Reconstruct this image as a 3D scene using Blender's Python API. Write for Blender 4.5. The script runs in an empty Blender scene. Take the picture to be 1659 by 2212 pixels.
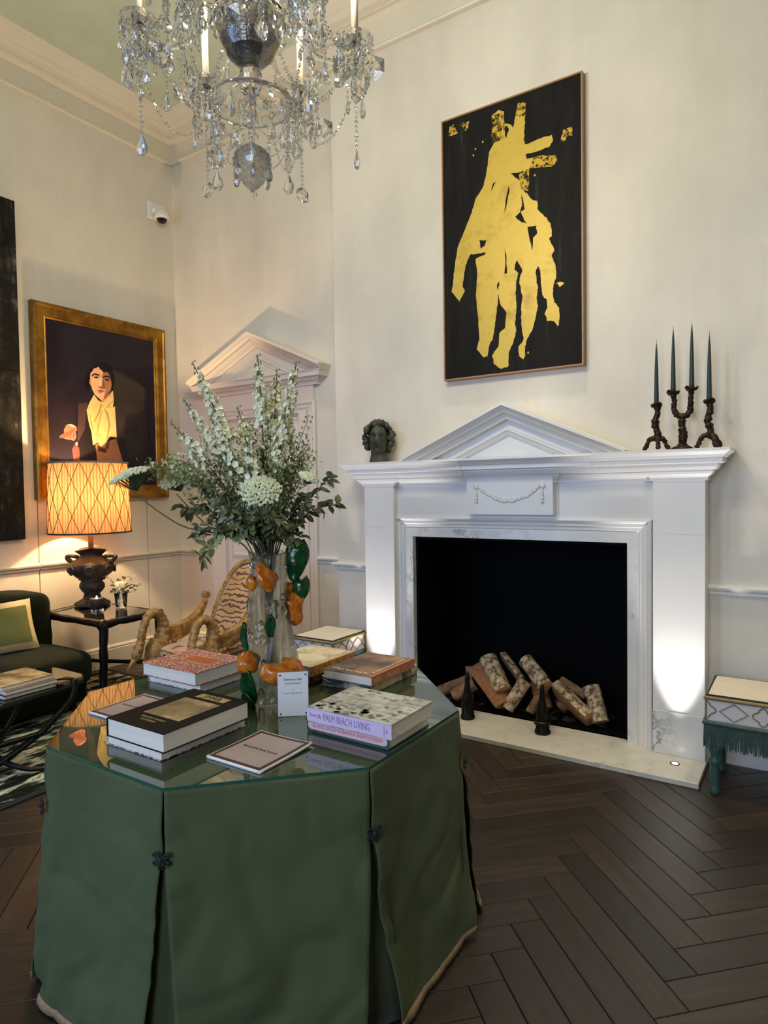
import bpy, bmesh, math, random
from math import sin, cos, pi, radians, sqrt
from mathutils import Vector, Matrix, noise
V = Vector
rnd = random.Random(7)
scene = bpy.context.scene
COL = scene.collection

# ------------------------------------------------------------------ camera
cam_d = bpy.data.cameras.new('camera')
cam_d.sensor_fit = 'VERTICAL'; cam_d.sensor_height = 36.0
cam_d.lens = 1408.0 / 2212.0 * 36.0
cam_d.clip_start = 0.05
cam = bpy.data.objects.new('camera', cam_d); COL.objects.link(cam)
yaw, pitch, roll = radians(33.263), radians(-1.953), radians(0.8434)
fw = V((-sin(yaw) * cos(pitch), cos(yaw) * cos(pitch), sin(pitch)))
rt = V((cos(yaw), sin(yaw), 0)); dn = fw.cross(rt)
r2 = rt * cos(roll) + dn * sin(roll); d2 = -rt * sin(roll) + dn * cos(roll)
m3 = Matrix((r2, -d2, -fw)).transposed()
cam.matrix_world = Matrix.Translation((0, 0, 1.5)) @ m3.to_4x4()
scene.camera = cam

# ------------------------------------------------------------------ world, big lights, exposure
w = bpy.data.worlds.new('world'); scene.world = w; w.use_nodes = True
w.node_tree.nodes['Background'].inputs[0].default_value = (0.62, 0.75, 1.0, 1)
w.node_tree.nodes['Background'].inputs[1].default_value = 1.0
vs = scene.view_settings
vs.view_transform = 'Standard'; vs.look = 'None'; vs.gamma = 1.0; vs.use_curve_mapping = False
vs.exposure = 0.12
cy = scene.cycles
cy.max_bounces = 10; cy.diffuse_bounces = 5; cy.glossy_bounces = 5; cy.transmission_bounces = 8; cy.transparent_max_bounces = 16
cy.caustics_reflective = False; cy.caustics_refractive = False
cy.sample_clamp_indirect = 6.0; cy.blur_glossy = 0.5
XL, YD, YW, XC = -5.09, 4.17, 3.92, -2.99       # left wall, door wall, chimney breast face, its left edge
XR, YF, ZC = 2.6, -2.6, 4.93                    # right wall, window wall behind the viewer, ceiling

def light(name, kind, loc, power, color, **kw):
    d = bpy.data.lights.new(name, kind); d.energy = power; d.color = color
    o = bpy.data.objects.new(name, d); COL.objects.link(o); o.location = loc
    aim = kw.pop('aim', None)
    for k, v in kw.items(): setattr(d, k, v)
    if aim is not None:
        o.rotation_euler = (V(aim) - V(loc)).to_track_quat('-Z', 'Y').to_euler()
    return o
WIN = [(-4.35, -2.95), (-1.2, 0.2)]             # window behind the viewer, and an added second one for fill (x range)
for i, (a, b) in enumerate(WIN):
    light('window_daylight', 'AREA', ((a + b) / 2, YF + 0.03, 1.7), (40, 42)[i], ((0.28, 0.50, 1.0), (0.68, 0.79, 1.0))[i], aim=((a + b) / 2 + (.9, 0)[i], 3, .3), spread=radians(110),
          shape='RECTANGLE', size=b - a, size_y=2.6)
FILL_DOWN = [(-3.6, 0.6), (-3.5, 2.9), (-1.25, 3.0), (0.5, 2.9)]  # ceiling spots out of view, added to fill the room with warm light
for x, y in FILL_DOWN:
    light('downlight_beam', 'SPOT', (x, y, ZC - 0.03), 150, (1.0, 0.80, 0.55), aim=(x, y, 0), spot_size=radians(70), spot_blend=0.9, shadow_soft_size=0.09)

# ------------------------------------------------------------------ materials
def S(r, g, b):
    f = lambda c: (c / 255 / 12.92) if c / 255 <= .04045 else ((c / 255 + .055) / 1.055) ** 2.4
    return (f(r), f(g), f(b), 1.0)
class NT:
    def __init__(s, name):
        s.m = bpy.data.materials.new(name); s.m.use_nodes = True
        s.t = s.m.node_tree; s.t.nodes.clear()
        s.out = s.t.nodes.new('ShaderNodeOutputMaterial')
    def n(s, typ, ins=None, **kw):
        nd = s.t.nodes.new('ShaderNode' + typ)
        for k, v in kw.items(): setattr(nd, k, v)
        for k, v in (ins or {}).items():
            if isinstance(v, tuple) and len(v) == 2 and hasattr(v[0], 'outputs'):
                s.t.links.new(v[0].outputs[v[1]], nd.inputs[k])
            elif hasattr(v, 'outputs'):
                s.t.links.new(v.outputs[0], nd.inputs[k])
            else:
                nd.inputs[k].default_value = v
        return nd
    def ramp(s, fac, stops, interp='LINEAR'):
        nd = s.n('ValToRGB', {0: fac}); cr = nd.color_ramp; cr.interpolation = interp
        while len(cr.elements) < len(stops): cr.elements.new(0.5)
        for e, (p, c) in zip(cr.elements, stops): e.position = p; e.color = c
        return nd
    def mix(s, fac, a, b, blend='MIX'):
        nd = s.n('Mix', data_type='RGBA', blend_type=blend)
        for i, v in ((0, fac), (6, a), (7, b)):
            if hasattr(v, 'outputs'): s.t.links.new(v.outputs[2 if v.bl_idname == 'ShaderNodeMix' else 0], nd.inputs[i])
            else: nd.inputs[i].default_value = v
        return nd
    def co(s, nd): return (nd, 2) if nd.bl_idname == 'ShaderNodeMix' else nd
    def obj(s, scale=(1, 1, 1), which=3, rot=(0, 0, 0)):
        tc = s.n('TexCoord')
        return s.n('Mapping', {0: (tc, which), 3: scale, 2: rot})
    def done(s, bsdf, bump=None):
        s.t.links.new(bsdf.outputs[0], s.out.inputs[0]); return s.m
def mat(name, rgb, rough=.5, metal=0., var=0., vs=6., bump=0., bs=40., coat=0., sheen=0., trans=0., emit=0., ior=1.5, rgb2=None, detail=4., stretch=(1, 1, 1), spec=.5, sub=0.):
    t = NT(name); c = S(*rgb)
    p = t.n('BsdfPrincipled', {'Roughness': rough, 'Metallic': metal, 'IOR': ior, 'Coat Weight': coat, 'Sheen Weight': sheen,
                               'Transmission Weight': trans, 'Specular IOR Level': spec})
    p.inputs['Base Color'].default_value = c
    if sub: p.inputs['Subsurface Weight'].default_value = sub
    if var or rgb2:
        nz = t.n('TexNoise', {'Vector': t.obj(stretch), 'Scale': vs, 'Detail': detail, 'Roughness': .6})
        if rgb2: rp = t.ramp(nz, [(.38, c), (.62, S(*rgb2))])
        else:
            lo = tuple(x * (1 - var) for x in c[:3]) + (1,); hi = tuple(min(1, x * (1 + var)) for x in c[:3]) + (1,)
            rp = t.ramp(nz, [(.3, lo), (.7, hi)])
        t.t.links.new(rp.outputs[0], p.inputs['Base Color'])
    if bump:
        nb = t.n('TexNoise', {'Vector': t.obj(stretch), 'Scale': bs, 'Detail': 5.})
        b = t.n('Bump', {'Strength': bump, 'Distance': .01, 'Height': nb})
        t.t.links.new(b.outputs[0], p.inputs['Normal'])
    if emit:
        p.inputs['Emission Color'].default_value = c; p.inputs['Emission Strength'].default_value = emit
    return t.done(p)
def sheet_fresnel(t, ior):
    # a thin sheet reflects alike from both sides: undo the inversion of the index on back faces
    b = t.n('Math', {0: (t.n('NewGeometry'), 6), 1: -2., 2: 1.}, operation='MULTIPLY_ADD')
    return t.n('Fresnel', {'IOR': t.n('Math', {0: ior, 1: b}, operation='POWER')})
def thin_glass(name, tint=(.92, .97, .95, 1), ior=1.6, rough=0.0):
    t = NT(name)
    fr = sheet_fresnel(t, ior)
    tr = t.n('BsdfTransparent', {'Color': tint}); gl = t.n('BsdfGlossy', {'Roughness': rough})
    mx = t.n('MixShader', {0: fr, 1: tr, 2: gl})
    return t.done(mx)
def marble(name, base=(214, 213, 210), vein=(120, 122, 130), sc=3.0, width=.03, rough=.25):
    t = NT(name)
    mp = t.obj()
    d = t.n('TexNoise', {'Vector': mp, 'Scale': sc, 'Detail': 5., 'Roughness': .65})
    a = t.n('Math', {0: d, 1: .5}, operation='SUBTRACT'); b = t.n('Math', {0: a}, operation='ABSOLUTE')
    r = t.ramp(b, [(0, (1, 1, 1, 1)), (width, (0, 0, 0, 1))])
    big = t.n('TexNoise', {'Vector': mp, 'Scale': sc * .9, 'Detail': 2.})
    r2 = t.ramp(big, [(.52, (0, 0, 0, 1)), (.68, (.85, .85, .85, 1))])
    ml = t.n('Math', {0: r, 1: r2}, operation='MULTIPLY')
    cl = t.n('TexNoise', {'Vector': mp, 'Scale': sc * 2.2, 'Detail': 6.})
    c0 = t.ramp(cl, [(.35, S(*base)), (.75, S(*[int(x * .93) for x in base]))])
    mx = t.mix(ml, c0, S(*vein))
    p = t.n('BsdfPrincipled', {'Base Color': (mx, 2), 'Roughness': rough})
    return t.done(p)
def plaster(name, rgb):
    t = NT(name); mp = t.obj()
    n1 = t.n('TexNoise', {'Vector': mp, 'Scale': 1.3, 'Detail': 6., 'Roughness': .6})
    lo = S(*[int(c * .955) for c in rgb]); hi = S(*[min(255, int(c * 1.025)) for c in rgb])
    rp0 = t.ramp(n1, [(.3, lo), (.7, hi)])
    n3 = t.n('TexNoise', {'Vector': t.obj((1, 1, .22)), 'Scale': 2.6, 'Detail': 5., 'Roughness': .62})
    rp = t.mix(1.0, rp0, t.ramp(n3, [(.32, (.925, .925, .92, 1)), (.62, (1.02, 1.02, 1.02, 1))]), 'MULTIPLY')
    n2 = t.n('TexNoise', {'Vector': mp, 'Scale': 26., 'Detail': 6.})
    b = t.n('Bump', {'Strength': .12, 'Distance': .01, 'Height': n2})
    return t.done(t.n('BsdfPrincipled', {'Base Color': (rp, 2), 'Roughness': .75, 'Normal': b}))

M = {}
M['wall'] = plaster('wall_plaster', (214, 208, 196))
M['ceil'] = plaster('ceiling_paint', (194, 206, 190))
M['trim'] = mat('trim_paint', (214, 207, 192), .5, var=.02)
M['white'] = mat('white_paint', (222, 220, 217), .42, var=.015, vs=3)
M['doorw'] = mat('door_paint', (216, 208, 198), .5, var=.015, vs=3)
M['marble'] = marble('white_marble')
M['marble2'] = marble('bold_marble', (212, 212, 214), (95, 98, 112), 2.2, .02)
M['hearth'] = marble('hearth_marble', (205, 203, 192), (150, 148, 140), 5, .02, .3)
M['black'] = mat('black_paint', (12, 12, 13), .55, spec=.2)
M['soot'] = mat('firebox_black', (7, 8, 10), .8, spec=.08)
M['bronze'] = mat('dark_bronze', (46, 33, 24), .42, metal=.75, var=.45, vs=30, bump=.6, bs=60)
M['iron'] = mat('black_iron', (24, 21, 19), .4, metal=.6, var=.3, vs=25)
M['bustm'] = mat('patinated_bronze', (50, 52, 42), .55, metal=.35, rgb2=(74, 78, 64), vs=22, bump=.5, bs=60)
M['gold'] = mat('gilt_frame', (158, 116, 46), .38, metal=.85, rgb2=(120, 82, 28), vs=9)
M['giltwood'] = mat('gilt_wood', (186, 146, 86), .5, metal=.2, rgb2=(128, 92, 48), vs=20, bump=.8, bs=44)
M['oak'] = mat('oak_strip', (150, 112, 74), .5, var=.12, vs=20)
M['candle'] = mat('dark_green_wax', (22, 44, 46), .45, sub=.05)
t = NT('cut_crystal')
M['crystal'] = t.done(t.n('MixShader', {0: .09, 1: t.n('BsdfPrincipled', {'Base Color': (.96, .96, .95, 1), 'Roughness': .0, 'Transmission Weight': 1., 'IOR': 1.68}), 2: t.n('BsdfTransparent', {'Color': (.97, .97, .96, 1)})}))
M['smoke'] = mat('smoked_silver_glass', (150, 146, 140), .12, metal=.75, bump=.5, bs=45)
M['ivory'] = mat('ivory_candle_tube', (238, 222, 196), .5)
M['brass'] = mat('aged_brass', (120, 96, 58), .35, metal=.9)
M['bulb'] = mat('candle_bulb', (255, 214, 150), .3, emit=45.)
M['leafd'] = mat('dark_leaf', (72, 80, 46), .6, rgb2=(114, 118, 76), vs=30)
M['leafm'] = mat('mid_leaf', (112, 124, 72), .65, rgb2=(156, 162, 108), vs=25)
M['leafg'] = mat('grey_leaf', (104, 108, 84), .65, rgb2=(146, 148, 118), vs=25)
M['stem'] = mat('green_stem', (70, 86, 46), .6)
M['petal'] = mat('white_petal', (244, 240, 218), .6, rgb2=(220, 220, 180), vs=40)
M['umbel'] = mat('cream_umbel', (226, 228, 200), .7, rgb2=(196, 206, 160), vs=60)
M['twig'] = mat('brown_twig', (66, 48, 36), .7)
M['paper'] = mat('page_paper', (226, 218, 204), .8, var=.08, vs=240, stretch=(.02, .02, 1.))
M['skin'] = None

# ------------------------------------------------------------------ mesh helpers
class MB:
    def __init__(s): s.v = []; s.f = []
    def add(s, vs, fs):
        o = len(s.v); s.v += [V(p) for p in vs]; s.f += [tuple(i + o for i in f) for f in fs]; return s
    def box(s, x0, x1, y0, y1, z0, z1):
        p = [(x, y, z) for z in (z0, z1) for y in (y0, y1) for x in (x0, x1)]
        return s.add(p, [(0, 2, 3, 1), (4, 5, 7, 6), (0, 1, 5, 4), (2, 6, 7, 3), (0, 4, 6, 2), (1, 3, 7, 5)])
    def quad(s, a, b, c, d): return s.add([a, b, c, d], [(0, 1, 2, 3)])
    def poly(s, pts): return s.add(pts, [tuple(range(len(pts)))])
    def prism(s, pts, ext):
        n = len(pts); e = V(ext); a = [V(p) for p in pts]
        return s.add(a + [p + e for p in a], [tuple(range(n)), tuple(range(2 * n - 1, n - 1, -1))] + [(i, (i + 1) % n, n + (i + 1) % n, n + i) for i in range(n)])
    def lathe(s, prof, n=24, c=(0, 0, 0), jit=0., cap=True, ax=None, ph=0.):
        c = V(c); vs = []; m = len(prof)
        R = ax if ax is not None else Matrix.Identity(3)
        for r, z in prof:
            for k in range(n):
                a = 2 * pi * k / n + ph; rr = r * (1 + jit * noise.noise((cos(a) * 2, sin(a) * 2, z * 20))) if jit else r
                vs.append(c + R @ V((rr * cos(a), rr * sin(a), z)))
        fs = [(i * n + k, i * n + (k + 1) % n, (i + 1) * n + (k + 1) % n, (i + 1) * n + k) for i in range(m - 1) for k in range(n)]
        if cap:
            if prof[0][0] > 1e-6: fs.append(tuple(range(n - 1, -1, -1)))
            if prof[-1][0] > 1e-6: fs.append(tuple((m - 1) * n + k for k in range(n)))
        return s.add(vs, fs)
    def tube(s, path, rad, n=8, closed=False):
        P = [V(p) for p in path]; m = len(P)
        if not hasattr(rad, '__len__'): rad = [rad] * m
        up = V((0, 0, 1)); d0 = (P[1] - P[0]).normalized()
        if abs(d0.dot(up)) > .9: up = V((1, 0, 0))
        u = d0.cross(up).normalized(); vs = []
        for i in range(m):
            if closed: d = (P[(i + 1) % m] - P[i - 1])
            else: d = P[min(i + 1, m - 1)] - P[max(i - 1, 0)]
            d = d.normalized() if d.length > 1e-9 else d0
            u = (u - d * u.dot(d)); u = u.normalized() if u.length > 1e-6 else d.orthogonal().normalized()
            w = d.cross(u)
            for k in range(n):
                a = 2 * pi * k / n; vs.append(P[i] + (u * cos(a) + w * sin(a)) * rad[i])
        seg = m if closed else m - 1
        fs = [(i * n + k, i * n + (k + 1) % n, ((i + 1) % m) * n + (k + 1) % n, ((i + 1) % m) * n + k) for i in range(seg) for k in range(n)]
        if not closed: fs += [tuple(range(n - 1, -1, -1)), tuple((m - 1) * n + k for k in range(n))]
        return s.add(vs, fs)
    def sphere(s, c, r, nu=12, nv=8, sc=(1, 1, 1), rot=None):
        c = V(c); R = rot or Matrix.Identity(3)
        vs = [c + R @ V((0, 0, -r * sc[2]))]
        for i in range(1, nv):
            t = -pi / 2 + pi * i / nv
            for k in range(nu):
                a = 2 * pi * k / nu
                vs.append(c + R @ V((r * sc[0] * cos(t) * cos(a), r * sc[1] * cos(t) * sin(a), r * sc[2] * sin(t))))
        vs.append(c + R @ V((0, 0, r * sc[2]))); L = len(vs) - 1
        fs = [(0, 1 + (k + 1) % nu, 1 + k) for k in range(nu)]
        for i in range(nv - 2):
            b = 1 + i * nu
            fs += [(b + k, b + (k + 1) % nu, b + nu + (k + 1) % nu, b + nu + k) for k in range(nu)]
        b = 1 + (nv - 2) * nu
        fs += [(b + k, b + (k + 1) % nu, L) for k in range(nu)]
        return s.add(vs, fs)
    def mould(s, path, N, prof, closed=False):
        P = [V(p) for p in path]; N = V(N).normalized(); m = len(P); n = len(prof); vs = []
        seg = [(P[(i + 1) % m] - P[i]).normalized() for i in range(m if closed else m - 1)]
        nor = [N.cross(d) for d in seg]
        for i in range(m):
            if closed: a, b = nor[i - 1], nor[i]
            else: a, b = nor[max(i - 1, 0)], nor[min(i, m - 2)]
            mi = (a + b) / (1 + a.dot(b))
            vs += [P[i] + mi * p + N * q for p, q in prof]
        fs = []
        for i in range(m if closed else m - 1):
            j = (i + 1) % m
            fs += [(i * n + k, i * n + (k + 1) % n, j * n + (k + 1) % n, j * n + k) for k in range(n)]
        if not closed: fs += [tuple(range(n)), tuple((m - 1) * n + k for k in range(n - 1, -1, -1))]
        return s.add(vs, fs)
    def jitter(s, amp, freq, seed=0.):
        for p in s.v:
            q = p * freq + V((seed, seed * 2.1, seed * .7))
            p += V((noise.noise(q), noise.noise(q + V((31, 7, 3))), noise.noise(q + V((5, 57, 11))))) * amp
        return s
    def xf(s, mtx):
        s.v = [mtx @ p for p in s.v]; return s
    def merge(s, o): return s.add(o.v, o.f)
def link(name, data, parent=None):
    o = bpy.data.objects.new(name, data); COL.objects.link(o)
    if parent is not None: o.parent = parent
    return o
def part(name, mb, m, parent=None, smooth=False, bev=0., sub=0, solid=0., world=False, bseg=2, kind=None, label=None):
    if world and parent is not None:
        root = parent
        off = V((0, 0, 0))
        while root is not None: off += root.location; root = root.parent
        for p in mb.v: p -= off
    me = bpy.data.meshes.new(name); me.from_pydata([tuple(p) for p in mb.v], [], mb.f)
    bm = bmesh.new(); bm.from_mesh(me); bmesh.ops.recalc_face_normals(bm, faces=bm.faces); bm.to_mesh(me); bm.free()
    if m is not None: me.materials.append(m)
    if smooth: me.polygons.foreach_set('use_smooth', [True] * len(me.polygons))
    o = link(name, me, parent)
    if solid:
        md = o.modifiers.new('thickness', 'SOLIDIFY'); md.thickness = solid; md.offset = 0
    if bev:
        md = o.modifiers.new('bevel', 'BEVEL'); md.width = bev; md.segments = bseg; md.limit_method = 'ANGLE'; md.angle_limit = radians(40)
    if sub:
        md = o.modifiers.new('smooth', 'SUBSURF'); md.levels = sub; md.render_levels = sub
    if kind: o['kind'] = kind
    if label: o['label'] = label
    return o
def tag(o, label, cat, group=None):
    o['label'] = label; o['category'] = cat
    if group: o['group'] = group
    return o
def thing(name, label, cat, loc=(0, 0, 0), rz=0., group=None):
    o = link(name, None); o.location = loc; o.rotation_euler = (0, 0, rz); o.empty_display_size = .05
    return tag(o, label, cat, group)
def struct(name, mb, m, parent=None, **kw):
    o = part(name, mb, m, parent, **kw)
    if parent is None: o['kind'] = 'structure'
    return o
def text(name, s, size, m, parent, org, xd, yd, align='CENTER', sx=1.0, ext=0.0002):
    c = bpy.data.curves.new(name, 'FONT'); c.body = s; c.size = size; c.align_x = align; c.align_y = 'CENTER'; c.extrude = ext
    c.materials.append(m)
    tmp = bpy.data.objects.new(name, c)
    me = bpy.data.meshes.new_from_object(tmp); me.name = name
    bpy.data.objects.remove(tmp); bpy.data.curves.remove(c)
    o = link(name, me, parent)
    x = V(xd).normalized(); y = V(yd).normalized(); z = x.cross(y)
    mt = Matrix((x, y, z)).transposed().to_4x4(); mt.translation = V(org)
    o.matrix_local = mt @ Matrix.Diagonal((sx, 1, 1, 1))
    return o
def lerp(a, b, t): return a + (b - a) * t
def smooth_path(pts, n=6):
    P = [V(p) for p in pts]; out = []
    for i in range(len(P) - 1):
        a = P[max(i - 1, 0)]; b = P[i]; c = P[i + 1]; d = P[min(i + 2, len(P) - 1)]
        for k in range(n):
            t = k / n
            out.append(.5 * ((2 * b) + (c - a) * t + (2 * a - 5 * b + 4 * c - d) * t * t + (3 * b - a - 3 * c + d) * t ** 3))
    out.append(P[-1]); return out
def radii(pts_r, n=6):
    out = []
    for i in range(len(pts_r) - 1):
        for k in range(n): out.append(lerp(pts_r[i], pts_r[i + 1], k / n))
    out.append(pts_r[-1]); return out

# ================================================================== THE ROOM
def plank_mat():
    t = NT('dark_oak_planks')
    oi = t.n('ObjectInfo'); mp = t.obj((1.2, 14, 14))
    ad = t.n('VectorMath', {0: mp, 1: (oi, 5)}, operation='ADD')
    sc = t.n('VectorMath', {0: mp, 1: ad}, operation='ADD')
    nz = t.n('TexNoise', {'Vector': ad, 'Scale': 2.2, 'Detail': 8., 'Roughness': .7})
    c1 = t.ramp(nz, [(.3, S(37, 31, 26)), (.72, S(60, 51, 43))])
    rv = t.ramp((oi, 5), [(0, (.62, .60, .58, 1)), (1, (1.32, 1.25, 1.17, 1))])
    mx = t.mix(1.0, c1, rv, 'MULTIPLY')
    b = t.n('Bump', {'Strength': .25, 'Distance': .004, 'Height': nz})
    return t.done(t.n('BsdfPrincipled', {'Base Color': (mx, 2), 'Roughness': .42, 'Normal': b}))
M['plank'] = plank_mat()
M['under'] = mat('joint_shadow_board', (22, 18, 15), .8)  # dark board that shows in the plank joints
floor = struct('floor', MB().box(XL - .2, XR + .2, YF - .2, YD + .3, -.12, -.010), M['under'])
PL, PW = .70, .70 / 6
g_ = .0012
def plank_mb(off=None, ang=0.):
    mb = MB(); a, b = PL / 2 - g_, PW / 2 - g_; c = .002
    mb.add([(-a, -b, -.012), (a, -b, -.012), (a, b, -.012), (-a, b, -.012), (-a, -b, -c), (a, -b, -c), (a, b, -c), (-a, b, -c),
            (-a + c, -b + c, 0), (a - c, -b + c, 0), (a - c, b - c, 0), (-a + c, b - c, 0)],
           [(0, 1, 5, 4), (1, 2, 6, 5), (2, 3, 7, 6), (3, 0, 4, 7), (4, 5, 9, 8), (5, 6, 10, 9), (6, 7, 11, 10), (7, 4, 8, 11), (8, 9, 10, 11)])
    if off is not None: mb.xf(Matrix.Translation((off[0], off[1], 0)) @ Matrix.Rotation(ang, 4, 'Z'))
    return mb
first = None; rest = MB()
rot45 = Matrix.Rotation(pi / 4, 4, 'Z'); nplank = 0
for c in range(-9, 10):
    for k in range(-75, 76):
        bx, by = c * PL + k * PW, -c * PL + k * PW
        for ctr, a in (((bx + PL / 2, by + PW / 2), 0.), ((bx + PW / 2, by + PW + PL / 2), pi / 2)):
            p = rot45 @ V((ctr[0], ctr[1], 0)) + V((-1.27, 0, 0)); an = a + pi / 4
            if not (XL - .1 < p.x < XR + .1 and YF - .1 < p.y < YD + .1): continue
            if -1.6 < p.x < .85 and .75 < p.y < 4.0 or (-3.35 < p.x < -1.6 and .6 < p.y < 2.4 and (p.x < -1.9)):
                if first is None:
                    first = part('plank', plank_mb(), M['plank'], floor); o = first
                else:
                    o = first.copy(); COL.objects.link(o); o.parent = floor
                o.location = (p.x, p.y, 0); o.rotation_euler = (0, 0, an); nplank += 1
            else: rest.merge(plank_mb((p.x, p.y), an))
part('plank_field', rest, M['plank'], floor, kind='stuff')

# walls: the left one has the two hairline joints of a concealed door
gro = [2.792, 3.80]
sec = [(XL - .2, YF - .2), (XL, YF - .2)]
for y in gro: sec += [(XL, y - .004), (XL - .02, y - .004), (XL - .02, y + .004), (XL, y + .004)]
sec += [(XL, YD + .2), (XL - .2, YD + .2)]
wl = MB().prism([(x, y, -.1) for x, y in sec], (0, 0, 2.95)); wl.box(XL - .2, XL, YF - .2, YD + .2, 2.85, 5.2)
struct('wall_left', wl, M['wall'])
dx0, dx1, dzt = -4.47, -3.55, 2.16
wb = MB().box(XL, dx0, YD, YD + .2, -.1, 5.2).box(dx1, XC + .1, YD, YD + .2, -.1, 5.2).box(dx0, dx1, YD, YD + .2, dzt, 5.2)
struct('wall_back', wb, M['wall'])
# chimney breast with the fire opening
fx0, fx1, fzt = -2.285, -.872, 1.178
wc = MB().box(XC, fx0, YW, YW + .6, -.1, 5.2).box(fx1, XR + .2, YW, YW + .6, -.1, 5.2).box(fx0, fx1, YW, YW + .6, fzt, 5.2)
struct('wall_chimney', wc, M['wall'])
struct('wall_right', MB().box(XR, XR + .2, YF - .2, YW + .1, -.1, 5.2), M['wall'])
wf = MB()
xs = [XL - .2] + [v for ab in WIN for v in ab] + [XR + .2]
for i in range(0, len(xs), 2): wf.box(xs[i], xs[i + 1], YF - .2, YF, -.1, 5.2)
for a, b in WIN: wf.box(a, b, YF - .2, YF, -.1, .75); wf.box(a, b, YF - .2, YF, 3.45, 5.2)
struct('wall_front', wf, M['wall'])
for i, (a, b) in enumerate(WIN):  # both out of view; the second is made up for its fill light
    f = MB().box(a, a + .06, YF - .12, YF - .06, .75, 3.45).box(b - .06, b, YF - .12, YF - .06, .75, 3.45)
    for z in (.75, 1.62, 2.50, 3.39): f.box(a, b, YF - .12, YF - .06, z, z + .06)
    f.box((a + b) / 2 - .02, (a + b) / 2 + .02, YF - .12, YF - .06, .75, 3.45)
    wo = struct('window_%d' % (i + 1), f, M['white'])
    part('pane', MB().box(a + .01, b - .01, YF - .095, YF - .089, .76, 3.44), thin_glass('window_glass'), wo)
struct('ceiling', MB().box(XL - .2, XR + .2, YF - .2, YD + .3, ZC, ZC + .2), M['ceil'])

# crown moulding, dado rail, skirting: run along the walls in plan
loop = [(XL, YF), (XL, YD), (XC, YD), (XC, YW), (XR, YW), (XR, YF)]
loop3 = lambda z: [V((x, y, z)) for x, y in loop]
crown = [(-.001, 4.575), (-.035, 4.575), (-.042, 4.588), (-.035, 4.60), (-.018, 4.605), (-.018, 4.755), (-.04, 4.765), (-.055, 4.775), (-.06, 4.79),
         (-.085, 4.79), (-.085, 4.802), (-.13, 4.81), (-.15, 4.83), (-.155, 4.845), (-.165, 4.848), (-.19, 4.86), (-.215, 4.885), (-.23, 4.905), (-.245, 4.912), (-.245, ZC + .01), (-.001, ZC + .01)]
struct('trim_1', MB().mould([(x, y, 0) for x, y in loop], (0, 0, 1), crown, closed=True), M['trim'])
# shallow leaf relief along the frieze of the crown (left wall and door wall)
rel = MB()
def leafrel(p, u, s):
    nrm = V((0, 0, 1)).cross(u)
    for a in (-.9, -.45, 0, .45, .9):
        d = u * sin(a) + V((0, 0, 1)) * cos(a); q = u * cos(a) - V((0, 0, 1)) * sin(a)
        c = p + d * s * .55
        rel.add([p, c + q * s * .16, p + d * s, c - q * s * .16, c - nrm * .008], [(0, 1, 4), (1, 2, 4), (2, 3, 4), (3, 0, 4)])
for i in range(26): leafrel(V((XL + .0185, 1.35 + i * .11, 4.615)), V((0, -1, 0)), .12)
for i in range(18): leafrel(V((XL + .10 + i * .11, YD - .0185, 4.615)), V((-1, 0, 0)), .12)
struct('trim_2', rel, M['trim'])
dado = [(-.0005, .905), (-.012, .907), (-.016, .915), (-.014, .924), (-.024, .93), (-.036, .938), (-.040, .95), (-.036, .958), (-.0005, .964)]
cas0, cas1 = -4.612, -3.375
xm, za = -3.993, 2.85
def rail(name, pts, prof, m): return struct(name, MB().mould([(x, y, 0) for x, y in pts], (0, 0, 1), prof), m)
rail('trim_3', [(XL, YF), (XL, gro[0] - .004)], dado, M['trim'])
rail('trim_4', [(XL, gro[0] + .004), (XL, gro[1] - .004)], dado, M['trim'])
rail('trim_5', [(XL, gro[1] + .004), (XL, YD), (cas0, YD)], dado, M['trim'])
rail('trim_6', [(cas1, YD), (XC, YD), (XC, YW), (-2.645, YW)], dado, M['white'])
rail('trim_7', [(-.464, YW), (XR, YW)], dado, M['white'])
base = [(-.0005, 0), (-.022, 0), (-.022, .15), (-.018, .158), (-.020, .17), (-.012, .182), (-.0005, .188)]
rail('baseboard_left', [(XL, YF), (XL, YD), (cas0, YD)], base, M['trim'])
rail('baseboard_back', [(cas1, YD), (XC, YD), (XC, YW), (-2.645, YW)], base, M['white'])
mb = [(-.0005, 0), (-.024, 0), (-.024, .115), (-.0005, .118)]
br = rail('baseboard_chimney', [(-.464, YW), (XR, YW)], mb, M['marble2'])
bw = [(-.024, .1185), (-.026, .125), (-.018, .145), (-.0005, .15), (-.0005, .1185)]
rail('trim_8', [(-.464, YW), (XR, YW)], bw, M['white'])

# door with architrave, frieze and pediment
door = struct('door_1', MB().box(dx0, dx1, YD + .03, YD + .075, .005, dzt), M['doorw'])
for x0, x1 in ((dx0 + .10, (dx0 + dx1) / 2 - .05), ((dx0 + dx1) / 2 + .05, dx1 - .10)):
    for z0, z1 in ((.16, .78), (.95, 1.62), (1.74, 2.04)):
        pr = [(0, 0), (.012, .014), (.03, .010), (.05, .002), (.05, 0)]
        part('panel_moulding', MB().mould([(x0, YD + .03, z0), (x0, YD + .03, z1), (x1, YD + .03, z1), (x1, YD + .03, z0)], (0, -1, 0), [(a, b) for a, b in pr], closed=True), M['doorw'], door)
part('handle', MB().lathe([(.0, 0), (.022, 0), (.024, .006), (.01, .012), (.01, .035), (.026, .045), (.028, .058), (.018, .068), (0, .07)], 14,
     (dx1 - .06, YD + .03, 1.0), ax=Matrix.Rotation(pi / 2, 3, 'X')), M['brass'], door, smooth=True)
arch = [(0, 0), (0, .030), (.018, .034), (.030, .030), (.034, .022), (.062, .020), (.066, .014), (.084, .012), (.085, 0)]
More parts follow.
